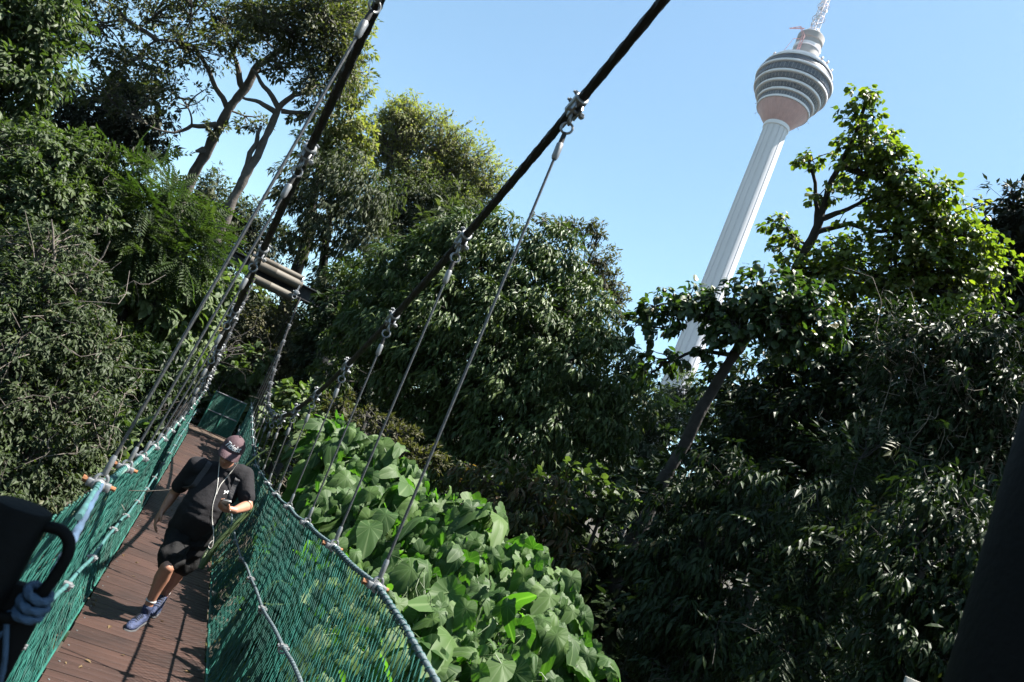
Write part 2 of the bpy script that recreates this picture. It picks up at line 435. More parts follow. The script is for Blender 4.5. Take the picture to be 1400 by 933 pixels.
def deck():
    m = bpy.data.materials.new('brown_boards'); m.use_nodes = True
    n = m.node_tree.nodes; l = m.node_tree.links; p = n['Principled BSDF']; p.inputs['Roughness'].default_value = 0.55
    a = n.new('ShaderNodeAttribute'); a.attribute_name = 'board'
    tc = n.new('ShaderNodeTexCoord'); mp = n.new('ShaderNodeMapping'); mp.inputs['Scale'].default_value = (2.0, 26, 10); l.new(tc.outputs['Object'], mp.inputs[0])
    nz = n.new('ShaderNodeTexNoise'); nz.inputs['Scale'].default_value = 2.2; nz.inputs['Detail'].default_value = 7; l.new(mp.outputs[0], nz.inputs[0])
    n2 = n.new('ShaderNodeTexNoise'); n2.inputs['Scale'].default_value = 3.5; n2.inputs['Detail'].default_value = 8; l.new(tc.outputs['Object'], n2.inputs[0])
    ad = n.new('ShaderNodeMath'); ad.operation = 'ADD'; l.new(nz.outputs[0], ad.inputs[0]); l.new(n2.outputs[0], ad.inputs[1])
    ad2 = n.new('ShaderNodeMath'); ad2.operation = 'MULTIPLY_ADD'; ad2.inputs[1].default_value = 0.55; l.new(a.outputs['Fac'], ad2.inputs[0]); l.new(ad.outputs[0], ad2.inputs[2])
    cr = n.new('ShaderNodeValToRGB'); e = cr.color_ramp.elements
    e[0].position = 0.72; e[0].color = (0.011, 0.005, 0.0037, 1); e[1].position = 1.55; e[1].color = (0.040, 0.0190, 0.0135, 1)
    dv = n.new('ShaderNodeMapRange'); dv.inputs['From Min'].default_value = 0.7; dv.inputs['From Max'].default_value = 1.7; l.new(ad2.outputs[0], dv.inputs[0])
    e[0].position = 0.0; e[1].position = 1.0
    l.new(dv.outputs[0], cr.inputs[0])
    # pale specks of dirt
    n3 = n.new('ShaderNodeTexNoise'); n3.inputs['Scale'].default_value = 60; n3.inputs['Detail'].default_value = 3; l.new(tc.outputs['Object'], n3.inputs[0])
    mr = n.new('ShaderNodeMapRange'); mr.inputs['From Min'].default_value = 0.70; mr.inputs['From Max'].default_value = 0.76; l.new(n3.outputs[0], mr.inputs[0])
    mx = n.new('ShaderNodeMix'); mx.data_type = 'RGBA'; l.new(mr.outputs[0], mx.inputs[0]); l.new(cr.outputs[0], mx.inputs[6]); mx.inputs[7].default_value = (0.12, 0.09, 0.075, 1)
    l.new(mx.outputs[2], p.inputs['Base Color'])
    bp = n.new('ShaderNodeBump'); bp.inputs['Strength'].default_value = 0.3; bp.inputs['Distance'].default_value = 0.004
    l.new(nz.outputs[0], bp.inputs['Height']); l.new(bp.outputs[0], p.inputs['Normal'])
    root = empty('bridge_deck', (XC, 4.0, float(deck_z(4.0))))
    tag(root, 'narrow brown boarded walkway of the suspension bridge, in strips of sun and leaf shade', 'walkway')
    mb = MB(); bv = []
    y = 1.2; w = 0.299; gp = 0.010
    while y < 20.9:
        z = float(deck_z(y)); tilt = math.atan2(float(deck_z(y+.1)-deck_z(y-.1)), .2)
        R = np.array([[1, 0, 0], [0, math.cos(tilt), -math.sin(tilt)], [0, math.sin(tilt), math.cos(tilt)]])
        n0 = mb.n; j = rng.normal(0, .004)
        for k in range(3):       # a board has two milled grooves along it
            mb.box((XC+j, y+(k-1)*(w/3), z-0.014+(k-1)*w/3*math.tan(tilt)), (0.96, w/3-0.0022, 0.028), R, bev=0.0016)
        bv += [float(rng.random())]*(mb.n-n0)
        y += w+gp
    o = mb.build('board', m, root); o.name = 'deck_boards'
    at_ = o.data.attributes.new('board', 'FLOAT', 'POINT'); at_.data.foreach_set('value', np.array(bv, np.float32))
    ys = np.arange(1.0, 21.2, .3)
    for s in (-1, 1):
        mb = MB(); mb.tube(np.stack([np.full(len(ys), XC+s*.41), ys, deck_z(ys)-.065], -1), .03, 8); mb.build('bearer', STEEL_DK, root)
    mb = MB()
    for yy in np.arange(3.24, 21, 1.12): mb.box((XC, yy, float(deck_z(yy))-.115), (1.2, .06, .05), bev=.004)
    mb.build('cross_beam', STEEL_DK, root)
    # bolts along both edges
    mb = MB(); y = 1.2
    while y < 12:
        for s in (-1, 1): mb.cyl((XC+s*.44, y, float(deck_z(y))-.002), (XC+s*.44, y, float(deck_z(y))+.004), .007, 8)
        y += w+gp
    mb.build('board_screw', STEEL, root)
deck()

def net(s, label):
    ys0, ys1 = 1.3, 20.9; dy = 0.050; rows = 22
    nc = int((ys1-ys0)/dy)
    top = lambda y: np.stack([rope_x(y, s), y, rope_z(y, s)-0.012], -1)
    bot = lambda y: np.stack([edge_x(s)+s*0.02+0*y, y, deck_z(y)-0.02], -1)
    nodes = np.zeros((nc, rows+1, 3)); pull = np.convolve(rng.normal(0, .010, nc+8), np.ones(5)/5, 'same')[4:nc+4]
    for j in range(rows+1):
        t = j/rows; y = ys0+(np.arange(nc)+(.5 if j % 2 else 0))*dy
        P = bot(y)*(1-t)+top(y)*t
        P[:, 0] += s*0.055*math.sin(PI*t)*(1+.4*np.sin(y*1.3+s)); P[:, 2] -= 0.05*math.sin(PI*t)*np.cos(y*2*PI/1.12*0.5)**2
        ph = np.sin(y*1.9+t*2)*.006+np.sin(y*.9-t*1.5)*.006+.18*pull[:nc]
        P[:, 1] += ph*math.sin(PI*t)*1.3; P[:, 0] += ph*math.sin(PI*t)*.8
        P += rng.normal(0, .0028, P.shape)
        nodes[:, j] = P
    A, B = [], []
    for j in range(rows):
        if j % 2 == 0:
            A += [nodes[:, j], nodes[1:, j]]; B += [nodes[:, j+1], nodes[:-1, j+1]]
        else:
            A += [nodes[:, j], nodes[:-1, j]]; B += [nodes[:, j+1], nodes[1:, j+1]]
    A = np.concatenate(A); B = np.concatenate(B); T = B-A; T /= np.linalg.norm(T, axis=1)[:, None]
    U = np.cross(T, [1.0, 0, 0.1]); U /= np.linalg.norm(U, axis=1)[:, None]; W = np.cross(T, U); r = 0.0026
    k = len(A); V = np.empty((k, 6, 3))
    for q in range(3):
        o = r*(math.cos(q*2*PI/3)*U+math.sin(q*2*PI/3)*W); V[:, q] = A+o; V[:, 3+q] = B+o
    f = np.array([[0, 1, 4, 3], [1, 2, 5, 4], [2, 0, 3, 5]]).ravel()
    L = (f[None]+6*np.arange(k)[:, None]).ravel(); T4 = np.full(k*3, 4); st = np.arange(k*3)*4
    root = empty('safety_net', (float(edge_x(s)), 3.0, 0.0)); tag(root, label, 'net', 'nets along the bridge')
    KN = nodes.reshape(-1, 3); oc = np.array([[1, 0, 0], [-1, 0, 0], [0, 1, 0], [0, -1, 0], [0, 0, 1], [0, 0, -1]])*.0046     # knots
    of = np.array([[0, 2, 4], [2, 1, 4], [1, 3, 4], [3, 0, 4], [2, 0, 5], [1, 2, 5], [3, 1, 5], [0, 3, 5]]).ravel()
    V = V.reshape(-1, 3); b0 = len(V); V = np.concatenate([V, (KN[:, None]+oc[None]).reshape(-1, 3)])
    L = np.concatenate([L, (of[None]+6*np.arange(len(KN))[:, None]).ravel()+b0]); T4 = np.concatenate([T4, np.full(len(KN)*8, 3)]); st = np.concatenate([[0], np.cumsum(T4)[:-1]])
    V = V-np.array(root.location)
    o = bpy.data.objects.new('net_mesh', fast_mesh('net_mesh', V, L, st, T4, TEAL, None, True)); COL.objects.link(o); o.parent = root
    ye = np.arange(ys0, ys1, .08)
    mb = MB(); P = bot(ye); P[:, 2] += .02+.008*np.sin(ye*17); mb.tube(P, .009, 8, lobes=3, pitch=.05, amp=.2); mb.build('bottom_cord', TEAL, root)
net(-1, 'teal rope net beside the black post, seen edge-on as a solid green strip')
net(1, 'dark green rope net beyond the walking man, through which big leaves show')

def handrail(s, label):
    root = empty('handrail_rope', (float(rope_x(3.0, s)), 3.0, float(rope_z(3.0, s)))); tag(root, label, 'rope', 'handrail ropes of the bridge')
    ys = np.arange(2.5 if s < 0 else .6, 21.4, .012)
    sag = (-.02 if s < 0 else -.008)*np.sin(PI*((ys-3.24) % 1.12)/1.12)**2
    P = np.stack([rope_x(ys, s), ys, rope_z(ys, s)+sag], -1)
    if s < 0:
        k = np.clip((3.24-ys)/1.54, 0, 1); P[:, 0] = P[:, 0]*(1-k)+(-.125)*k; P[:, 2] = P[:, 2]-.0*k
    mb = MB(); mb.tube(P, .0100, 12, lobes=5, pitch=.16, amp=.18); mb.build('rope_core', ROPE_GREY if s > 0 else TEAL_PALE, root)
    t = np.arange(3.0 if s < 0 else 1.2, 21, .0075); th = t*2*PI/.062
    C = np.stack([np.interp(t, ys, P[:, 0]), t, np.interp(t, ys, P[:, 2])], -1)
    rr = .0125+.0015*np.sin(t*5)
    C[:, 0] += rr*np.cos(th); C[:, 2] += rr*np.sin(th)-.003
    mb = MB(); mb.tube(C, .0036, 5); mb.build('lashing', TEAL if s < 0 else TEAL_PALE, root)
handrail(-1, 'teal lashed handrail rope above the left net, running from the hook on the black post')
handrail(1, 'grey handrail rope wound with teal cord, sweeping down beside the big leaves')

def midrope(s, label):
    ys = np.arange(1.4, 20.8, .014); tz = np.interp(ys, [1.4, 4, 6, 10, 20.8], [.62, .60, .52, .37, .5])
    if s < 0: tz = tz*0.95
    tz = tz+(.014 if s < 0 else .006)*np.sin(ys*2.1)+(.008 if s < 0 else .003)*np.sin(ys*5.3+1); z = deck_z(ys)*(1-tz)+rope_z(ys, s)*tz; x = edge_x(s)*(1-tz)+rope_x(ys, s)*tz+s*.055*np.sin(PI*tz)-s*.03
    root = empty('guide_rope', (float(x[0]), 1.4, float(z[0]))); tag(root, label, 'rope', 'guide ropes halfway up the nets')
    mb = MB(); mb.tube(np.stack([x, ys, z], -1), .0105, 10, lobes=3, pitch=.075, amp=.25); mb.build('rope_core', ROPE_GREY if s > 0 else TEAL_PALE, root)
    for yy in np.arange(2.1, 20.5, 1.12):
        c = np.array([np.interp(yy, ys, x), yy, np.interp(yy, ys, z)])
        mb = MB(); mb.box(c, (.045, .04, .03), bev=.006)
        for q in (-.014, .014): mb.cyl(c+[-.032, q, 0], c+[.032, q, 0], .006, 8)
        mb.torus(c+[0, 0, -.012], .02, .006, np.array([1, 0, 0.]), np.array([0, 0, 1.]), 12, 6)
        mb.build('rope_clamp', ALU, root)
midrope(-1, 'pale guide rope with small clamps halfway up the left net, above the sunlit boards')
midrope(1, 'grey guide rope with clamps halfway up the right net, below the handrail rope')

def main_cable(s, label):
    ys = np.arange(-1.0, 22.0, .03); P = np.stack([cable_x(ys, s)+0*ys, ys, cable_z(ys)], -1)
    ye = np.arange(22.0, 27, .1); Q = np.stack([np.full(len(ye), float(cable_x(22., s))), ye, float(cable_z(22.))-.5*(ye-22)], -1)
    o = MB(); o.tube(np.concatenate([P, Q[1:]]), .0215, 18, lobes=6, pitch=.26, amp=.42)
    o = o.build('main_cable', CABLE); tag(o, label, 'cable', 'main cables of the suspension bridge')
main_cable(-1, 'thick black suspension cable on the left, ending at the saddle of the far beam')
main_cable(1, 'thick black suspension cable crossing the sky between the trees and the tower')

# hangers -----------------------------------------------------------
def hanger_protos():
    I = {}
    mb = MB()                                   # two clamp halves round the cable (cable along y)
    mb.tube([(0, -.055, 0), (0, -.05, 0), (0, .05, 0), (0, .055, 0)], [.03, .036, .036, .03], 12)
    mb.box((0, 0, .042), (.02, .085, .035), bev=.004); mb.box((.018, 0, -.045), (.012, .075, .05), bev=.003); mb.box((-.018, 0, -.045), (.012, .075, .05), bev=.003)
    # its bolts
    for q in (-.026, .026):
        mb.cyl((-.042, q, .048), (.042, q, .048), .0065, 8); mb.cyl((-.032, q, .048), (-.02, q, .048), .012, 6); mb.cyl((.02, q, .048), (.032, q, .048), .012, 6)
    mb.cyl((-.045, .0, -.055), (.052, .0, -.055), .009, 8); mb.cyl((.03, 0, -.055), (.046, 0, -.055), .017, 6)
    I['clamp'] = mb.mesh('cable_clamp', STEEL)
    mb = MB(); x, z = np.array([0, 1., 0]), np.array([0, 0, 1.])
    mb.torus((0, 0, -.085), .022, .0075, x, z, 20, 8, PI, 2*PI); mb.tube([(0, .022, -.085), (0, .019, -.05)], .0075, 8); mb.tube([(0, -.022, -.085), (0, -.019, -.05)], .0075, 8)
    mb.torus((0, 0, -.13), .028, .0065, np.array([1., 0, 0]), z, 20, 8)
    I['shackle'] = mb.mesh('shackle', STEEL)
    mb = MB(); mb.tube([(0, 0, -.155), (0, 0, -.215)], [.011, .013], 10); I['collar'] = mb.mesh('wire_eye', STEEL_DK)
    mb = MB(); mb.tube([(0, 0, -.215), (0, 0, -.22), (0, 0, -.285), (0, 0, -.30)], [.015, .0175, .0175, .012], 12); I['sleeve'] = mb.mesh('sleeve', ALU)
    mb = MB(); zz = np.linspace(0, -1, 60); mb.tube(np.stack([0*zz, 0*zz, zz], -1), .0068, 8); I['wire'] = mb.mesh('hanger_wire', WIRE)
    mb = MB(); mb.tube([(0, 0, .02), (0, 0, .03), (0, 0, .09), (0, 0, .10)], [.009, .0115, .0115, .008], 12)
    mb.torus((0, 0, 0), .022, .0065, np.array([1., 0, 0]), z, 18, 8); I['lower_sleeve'] = mb.mesh('lower_sleeve', ALU)
    mb = MB(); mb.tube([(0, -.035, -.02), (0, -.03, -.02), (0, .03, -.02), (0, .035, -.02)], [.018, .024, .024, .018], 12)
    mb.box((.03, 0, -.02), (.025, .05, .03), bev=.005); mb.box((-.03, 0, -.02), (.025, .05, .03), bev=.005)
    I['lower_clamp'] = mb.mesh('rope_clamp', ALU)
    mb = MB(); mb.tube([(-.062, .012, -.018), (-.03, .012, -.018), (-.03, .012, -.018), (.06, .012, -.018)], [.0135, .0135, .009, .009], 8); I['lower_bolt'] = mb.mesh('clamp_pin', COPPER)
    mb = MB(); mb.cyl((-.045, .0, -.018), (.05, .0, -.018), .008, 8); I['lower_pin'] = mb.mesh('clamp_pin', STEEL)
    for k in I: I[k].set_sharp_from_angle(angle=math.radians(40))
    return I
HP = hanger_protos()
ORD = ['nearest', 'second nearest', 'third nearest', 'fourth', 'fifth', 'sixth', 'seventh', 'eighth', 'ninth', 'tenth', 'eleventh', 'twelfth', 'thirteenth', 'fourteenth', 'fifteenth', 'sixteenth']
def hanger(s, y, label, group):
    T = np.array([float(cable_x(y, s)), y, float(cable_z(y))]); B = np.array([float(rope_x(y, s)), y, float(rope_z(y, s))+.012])
    d = B-T; L = np.linalg.norm(d); lean = math.atan2(-d[0], -d[2])
    root = empty('hanger_cable', tuple(T)); tag(root, label, 'hanger', group)
    sl_ = math.atan2(float(cable_z(y+.1)-cable_z(y-.1)), .2)
    def part(k, name, parent=root, loc=(0, 0, 0), rot=(0, 0, 0), sc=1):
        o = bpy.data.objects.new(name, HP[k]); COL.objects.link(o); o.parent = parent; o.location = loc; o.rotation_euler = rot; o.scale = (1, 1, sc)
        return o
    c = part('clamp', 'cable_clamp', rot=(sl_, 0, 0))
    tw = rng.uniform(-.5, .5)
    part('shackle', 'shackle', rot=(0, lean, tw)); part('collar', 'wire_eye', rot=(0, lean, 0)); part('sleeve', 'sleeve', rot=(0, lean, 0))
    v = d/L
    part('wire', 'hanger_wire', loc=tuple(v*.2), rot=(0, lean, 0), sc=L-.26)
    part('lower_sleeve', 'lower_sleeve', loc=tuple(d), rot=(0, lean, .3))
    c = part('lower_clamp', 'rope_clamp', loc=tuple(d)); part('lower_bolt' if y < 5 else 'lower_pin', 'clamp_pin', c)
HY = np.arange(3.24, 21.0, 1.12)
for i, y in enumerate(HY):
    far = i >= 3
    hanger(1, y, '%s steel hanger on the right cable%s' % (ORD[i], ', its sleeve against the blue sky' if i == 0 else ' counting from the viewer'), 'hangers on the right cable')
    hanger(-1, y, '%s steel hanger on the left cable%s' % (ORD[i], ', its top outside the picture' if i == 0 else ' counting from the viewer'), 'hangers on the left cable')

# near posts ----------------------------------------------------------
def near_post():
    c = EYE+np.array([-.124, 1, -.214])*1.62
    root = empty('mooring_post', (c[0], c[1], float(deck_z(1.6)))); tag(root, 'round black steel post with a bent hook and knotted blue rope beside the net', 'post')
    mb = MB(); r = .051
    mb.lathe([(r, -3.2), (r, c[2]-.008), (r-.003, c[2]-.002), (r-.009, c[2]), (.0005, c[2]+.001)], (c[0], c[1], 0), 40); mb.build('post_body', SHADED_BLK, root)
    MB().box((c[0]+.050, c[1]+.012, c[2]-.53), (.125, .03, .80), bev=.006).build('gusset_plate', SHADED_BLK, root)
    # D-shaped hook welded to the post
    R = np.array([1.0, -.15, 0]); R /= np.linalg.norm(R); up = np.array([0, 0, 1.])
    p0 = c+R*.045+up*-.022
    pts = [p0, p0+R*.03+up*.006, p0+R*.052+up*-.006, p0+R*.062+up*-.03, p0+R*.060+up*-.07, p0+R*.052+up*-.115, p0+R*.047+up*-.14, p0+R*.03+up*-.165, p0+R*-.002+up*-.168]
    pts = np.array(pts); q = np.linspace(0, 1, len(pts)); t = np.linspace(0, 1, 50)
    S = np.stack([np.interp(t, q, pts[:, k]) for k in range(3)], -1)
    for _ in range(6): S[1:-1] = (S[:-2]+S[1:-1]*2+S[2:])/4
    mb = MB(); mb.tube(S, .0108, 14); mb.build('hook', SHADED_BLK, root)
    kn = empty('rope_knot', tuple(p0+R*.05+up*-.13)); tag(kn, 'blue rope tied round the hook of the black post', 'rope')
    k = p0+R*.049+up*-.135; mb = MB()
    for i in range(3):
        u = R+up*.12*(i-1.5); v = np.array([0, 1., 0])+up*.25
        mb.torus(k+up*(.026-.018*i),   .021+.002*(i % 2), .0075, u, v, 60, 12, .1*i, 2*PI+.1*i, lobes=3, pitch=.06, amp=.3)
    mb.build('coil', ROPE_BLUE, kn)
    # standing part to the handrail clamp, and loose tail
    e = np.array([float(rope_x(3.24, -1))+.0, 3.2, float(rope_z(3.24, -1))])
    t = np.linspace(0, 1, 60)[:, None]; a = k+up*.02
    mb = MB(); mb.tube(a+(e-a)*t+np.array([0, 0, -.02])*np.sin(PI*t)+R*.010, .0105, 12, lobes=3, pitch=.07, amp=.25); mb.build('strand', ROPE_BLUE, kn)
    mb = MB(); mb.tube(curve_path(k-R*.028+up*-.03, k-R*.005+up*-.19, 14, .08), .0048, 8); mb.tube(curve_path(k-R*.03+up*-.02, k-R*.05+up*-.10, 10, .15), .0048, 8); mb.build('loose_end', ROPE_BLUE, kn)
near_post()
def pillar():
    o = MB(); r = .21
    o.lathe([(r, -4.5), (r, 5.2), (.001, 5.2)], (1.465, .863, 0), 48)
    o = o.build('bridge_pillar', SHADED_BLK); tag(o, 'thick black pillar rising out of shade at the right edge of the picture', 'pillar')
pillar()
def near_gantry():
    root = empty('near_gantry', (.36, .86, 0)); tag(root, 'dark steel portal over the near end of the bridge, just above the picture', 'gantry')
    mb = MB(); mb.box((-.15, .92, 4.86), (4.3, 1.05, .34), bev=.012); mb.box((-.15, .92, 4.66), (3.9, .5, .05), bev=.01); mb.build('cross_beam', SHADED_BLK, root)
    MB().cyl((-1.95, .86, float(terrain(-1.95, .86))-.3), (-1.95, .86, 4.69), .21, 40).build('column', SHADED_BLK, root)
near_gantry()
def board():
    c = at(1243, 945, y=2.4); root = empty('notice_board', tuple(c+np.array([0, 0, -1.1]))); tag(root, 'dull grey board on a dark rail, its corner showing at the bottom edge', 'board')
    R = np.array([[.93, .36, 0], [-.36, .93, 0], [0, 0, 1]])
    MB().box(c+np.array([.01, 0, -.13]), (.075, .014, .36), R, bev=.003).build('panel', mat('dull_grey_panel', (0.30, 0.29, 0.25), 0.7, var=.1), root)
    MB().box(c+np.array([.16, -.055, -.045]), (.24, .03, .03), R, bev=.004).build('rail', SHADED_BLK, root)
    mb = MB(); mb.box(c+np.array([-.075, .02, -.10]), (.05, .012, .10), R, bev=.003); mb.build('red_edge', mat('faded_red', (.22, .03, .03), .6, var=.1), root)
    mb = MB(); mb.cyl(c+np.array([.16, -.055, -2.2]), c+np.array([.16, -.055, -.06]), .02, 12); mb.build('post', SHADED_BLK, root)
board()

# far gantry ----------------------------------------------------------
def gantry():
    zc = float(cable_z(22.0)); root = empty('bridge_gantry', (.2, 22.0, float(terrain(.2, 22.0)))); tag(root, 'dark steel gantry with round grey drums carrying the cables at the far end', 'gantry')
    x0, x1 = -2.0, 2.55; zb = zc+.02
    mb = MB(); mb.box(((x0+x1)/2, 22.35, zb+.17), (x1-x0, .05, .36)); mb.box(((x0+x1)/2, 22.35, zb+.36), (x1-x0, .34, .04), bev=.004); mb.box(((x0+x1)/2, 22.35, zb-.02), (x1-x0, .34, .04), bev=.004)
    mb.box((x0+.02, 22.35, zb+.17), (.02, .33, .35)); mb.build('cross_beam', STEEL_DK, root)
    for x in (x0+.25, x1-.2):
        g = float(terrain(x, 22.35)); mb = MB(); mb.box((x, 22.35, (zb-.045+g-.3)/2), (.32, .32, zb-.045-g+.3), bev=.01); mb.build('post', STEEL_DK, root)
    for (z, y, r, xa, xb) in ((zc+.52, 22.20, .095, -.80, .72), (zc+.30, 22.02, .135, -.78, .76), (zc-.10, 21.98, .125, -.64, .66)):
        mb = MB(); mb.lathe([(.001, 0), (r-.01, 0), (r, .01), (r, (xb-xa)*.48), (r*1.02, (xb-xa)*.485), (r*1.02, (xb-xa)*.5), (r, (xb-xa)*.505), (r, xb-xa-.01), (r-.01, xb-xa), (.001, xb-xa)], n=32)
        o = MB(); V = np.concatenate(mb.v); o.add(np.stack([V[:, 2]+xa, V[:, 0]+y, V[:, 1]+z], -1), mb.f); o.build('drum', DRUM, root)
    for x in (-.62, .70):
        mb = MB()
        for q in (-.012, .012):
            t = np.linspace(-.2, PI*.95, 24); mb.tube(np.stack([0*t+x+q, 22.13-.21*np.cos(t)*1.0+.0, zc+.34+.26*np.sin(t)], -1), .012, 8)
            mb.tube([(x+q, 21.90, zc+.30), (x+q, 21.86, zc+.10)], .011, 8)
        mb.build('strap', STEEL, root)
        mb = MB(); mb.box((x, 21.84, zc+.05), (.13, .09, .12), bev=.02); mb.torus((x, 21.82, zc-.08), .06, .018, np.array([1., 0, 0]), np.array([0, 0, 1.]), 18, 8); mb.cyl((x-.1, 21.84, zc+.05), (x+.1, 21.84, zc+.05), .03, 8); mb.build('shackle', ALU, root)
gantry()

def landing():
    root = empty('landing_platform', (.4, 21.8, float(terrain(.4, 21.8)))); tag(root, 'small timber landing at the far end of the bridge, brown front edge in sun', 'platform')
    m = mat('landing_timber', (.05, .031, .02), .75, bump=.4, bscale=20, var=.25, vscale=5)
    mb = MB(); y = 20.98; z = float(deck_z(21))
    while y < 23.3: mb.box((.55, y+.07, z-.02+rng.normal(0, .002)), (2.0, .14, .04), bev=.003); y += .147
    mb.build('boards', m, root)
    mb = MB(); mb.box((.55, 20.95, z-.13), (2.0, .05, .2), bev=.004); mb.build('edge_board', m, root)
    for x in (-.3, 1.4):
        for y in (21.2, 23.1): g = float(terrain(x, y)); MB().box((x, y, (z-.05+g-.2)/2), (.14, .14, z-.05-g+.2), bev=.006).build('leg', STEEL_DK, root)
landing()
def railing(name, pts, z0, h, label):
    root = empty(name, (pts[0][0], pts[0][1], z0)); tag(root, label, 'railing', 'green mesh railings of the far landing')
    a, b = np.array([*pts[0], z0]), np.array([*pts[1], z0]); L = np.linalg.norm(b-a); u = (b-a)/L; up = np.array([0, 0, 1.])
    for k in (0, .5, 1): MB().cyl(a+u*L*k, a+u*L*k+up*h, .022, 10).build('post', mat_green_post, root)
    for k in (.52, 1.0): MB().cyl(a+up*h*k-u*.02, b+up*h*k+u*.02, .016, 8).build('rail', STEEL, root)
    mb = MB(); nx, nz = int(L/.035), int(h/.035)
    for i in range(nx+1): mb.cyl(a+u*L*i/nx, a+u*L*i/nx+up*h, .0085, 4)
    for i in range(nz+1): mb.cyl(a+up*h*i/nz, b+up*h*i/nz, .0085, 4)
    mb.build('mesh_panel', TEAL_DK, root)
mat_green_post = mat('green_post', (.02, .12, .09), .5, var=.2)
TEAL_DK = mat('green_mesh', (.018, .115, .085), .6, var=.3, vscale=6)
railing('mesh_railing', ((.03, 23.3), (.92, 23.3)), .46, 1.16, 'green mesh panel with two rails standing behind the far landing')
railing('mesh_railing', ((1.55, 21.0), (1.55, 23.2)), .46, 1.16, 'green mesh railing along the side of the far landing, half hidden by the man')

def fallen_leaves():
    n = 70; x = XC+rng.uniform(-.46, .46, n); y = rng.uniform(3.5, 18, n)
    lv = Leaves(); lv.add(t_oval(.5, .10, .2), np.stack([x, y, deck_z(y)+.007], -1), np.stack([rng.normal(0, 1, n), rng.normal(0, 1, n), np.zeros(n)], -1), np.array([0, 0, 1.])+rng.normal(0, .12, (n, 3)), .045*(.5+rng.random(n)), rng.random(n))
    o = lv.build('fallen_leaves', leaf_mat('dry_leaf', [(0, (.12, .07, .03)), (1, (.25, .18, .09))], .1, .6, .3), None); tag(o, 'small dry leaves scattered on the boards', 'leaves', kind='stuff')
fallen_leaves()

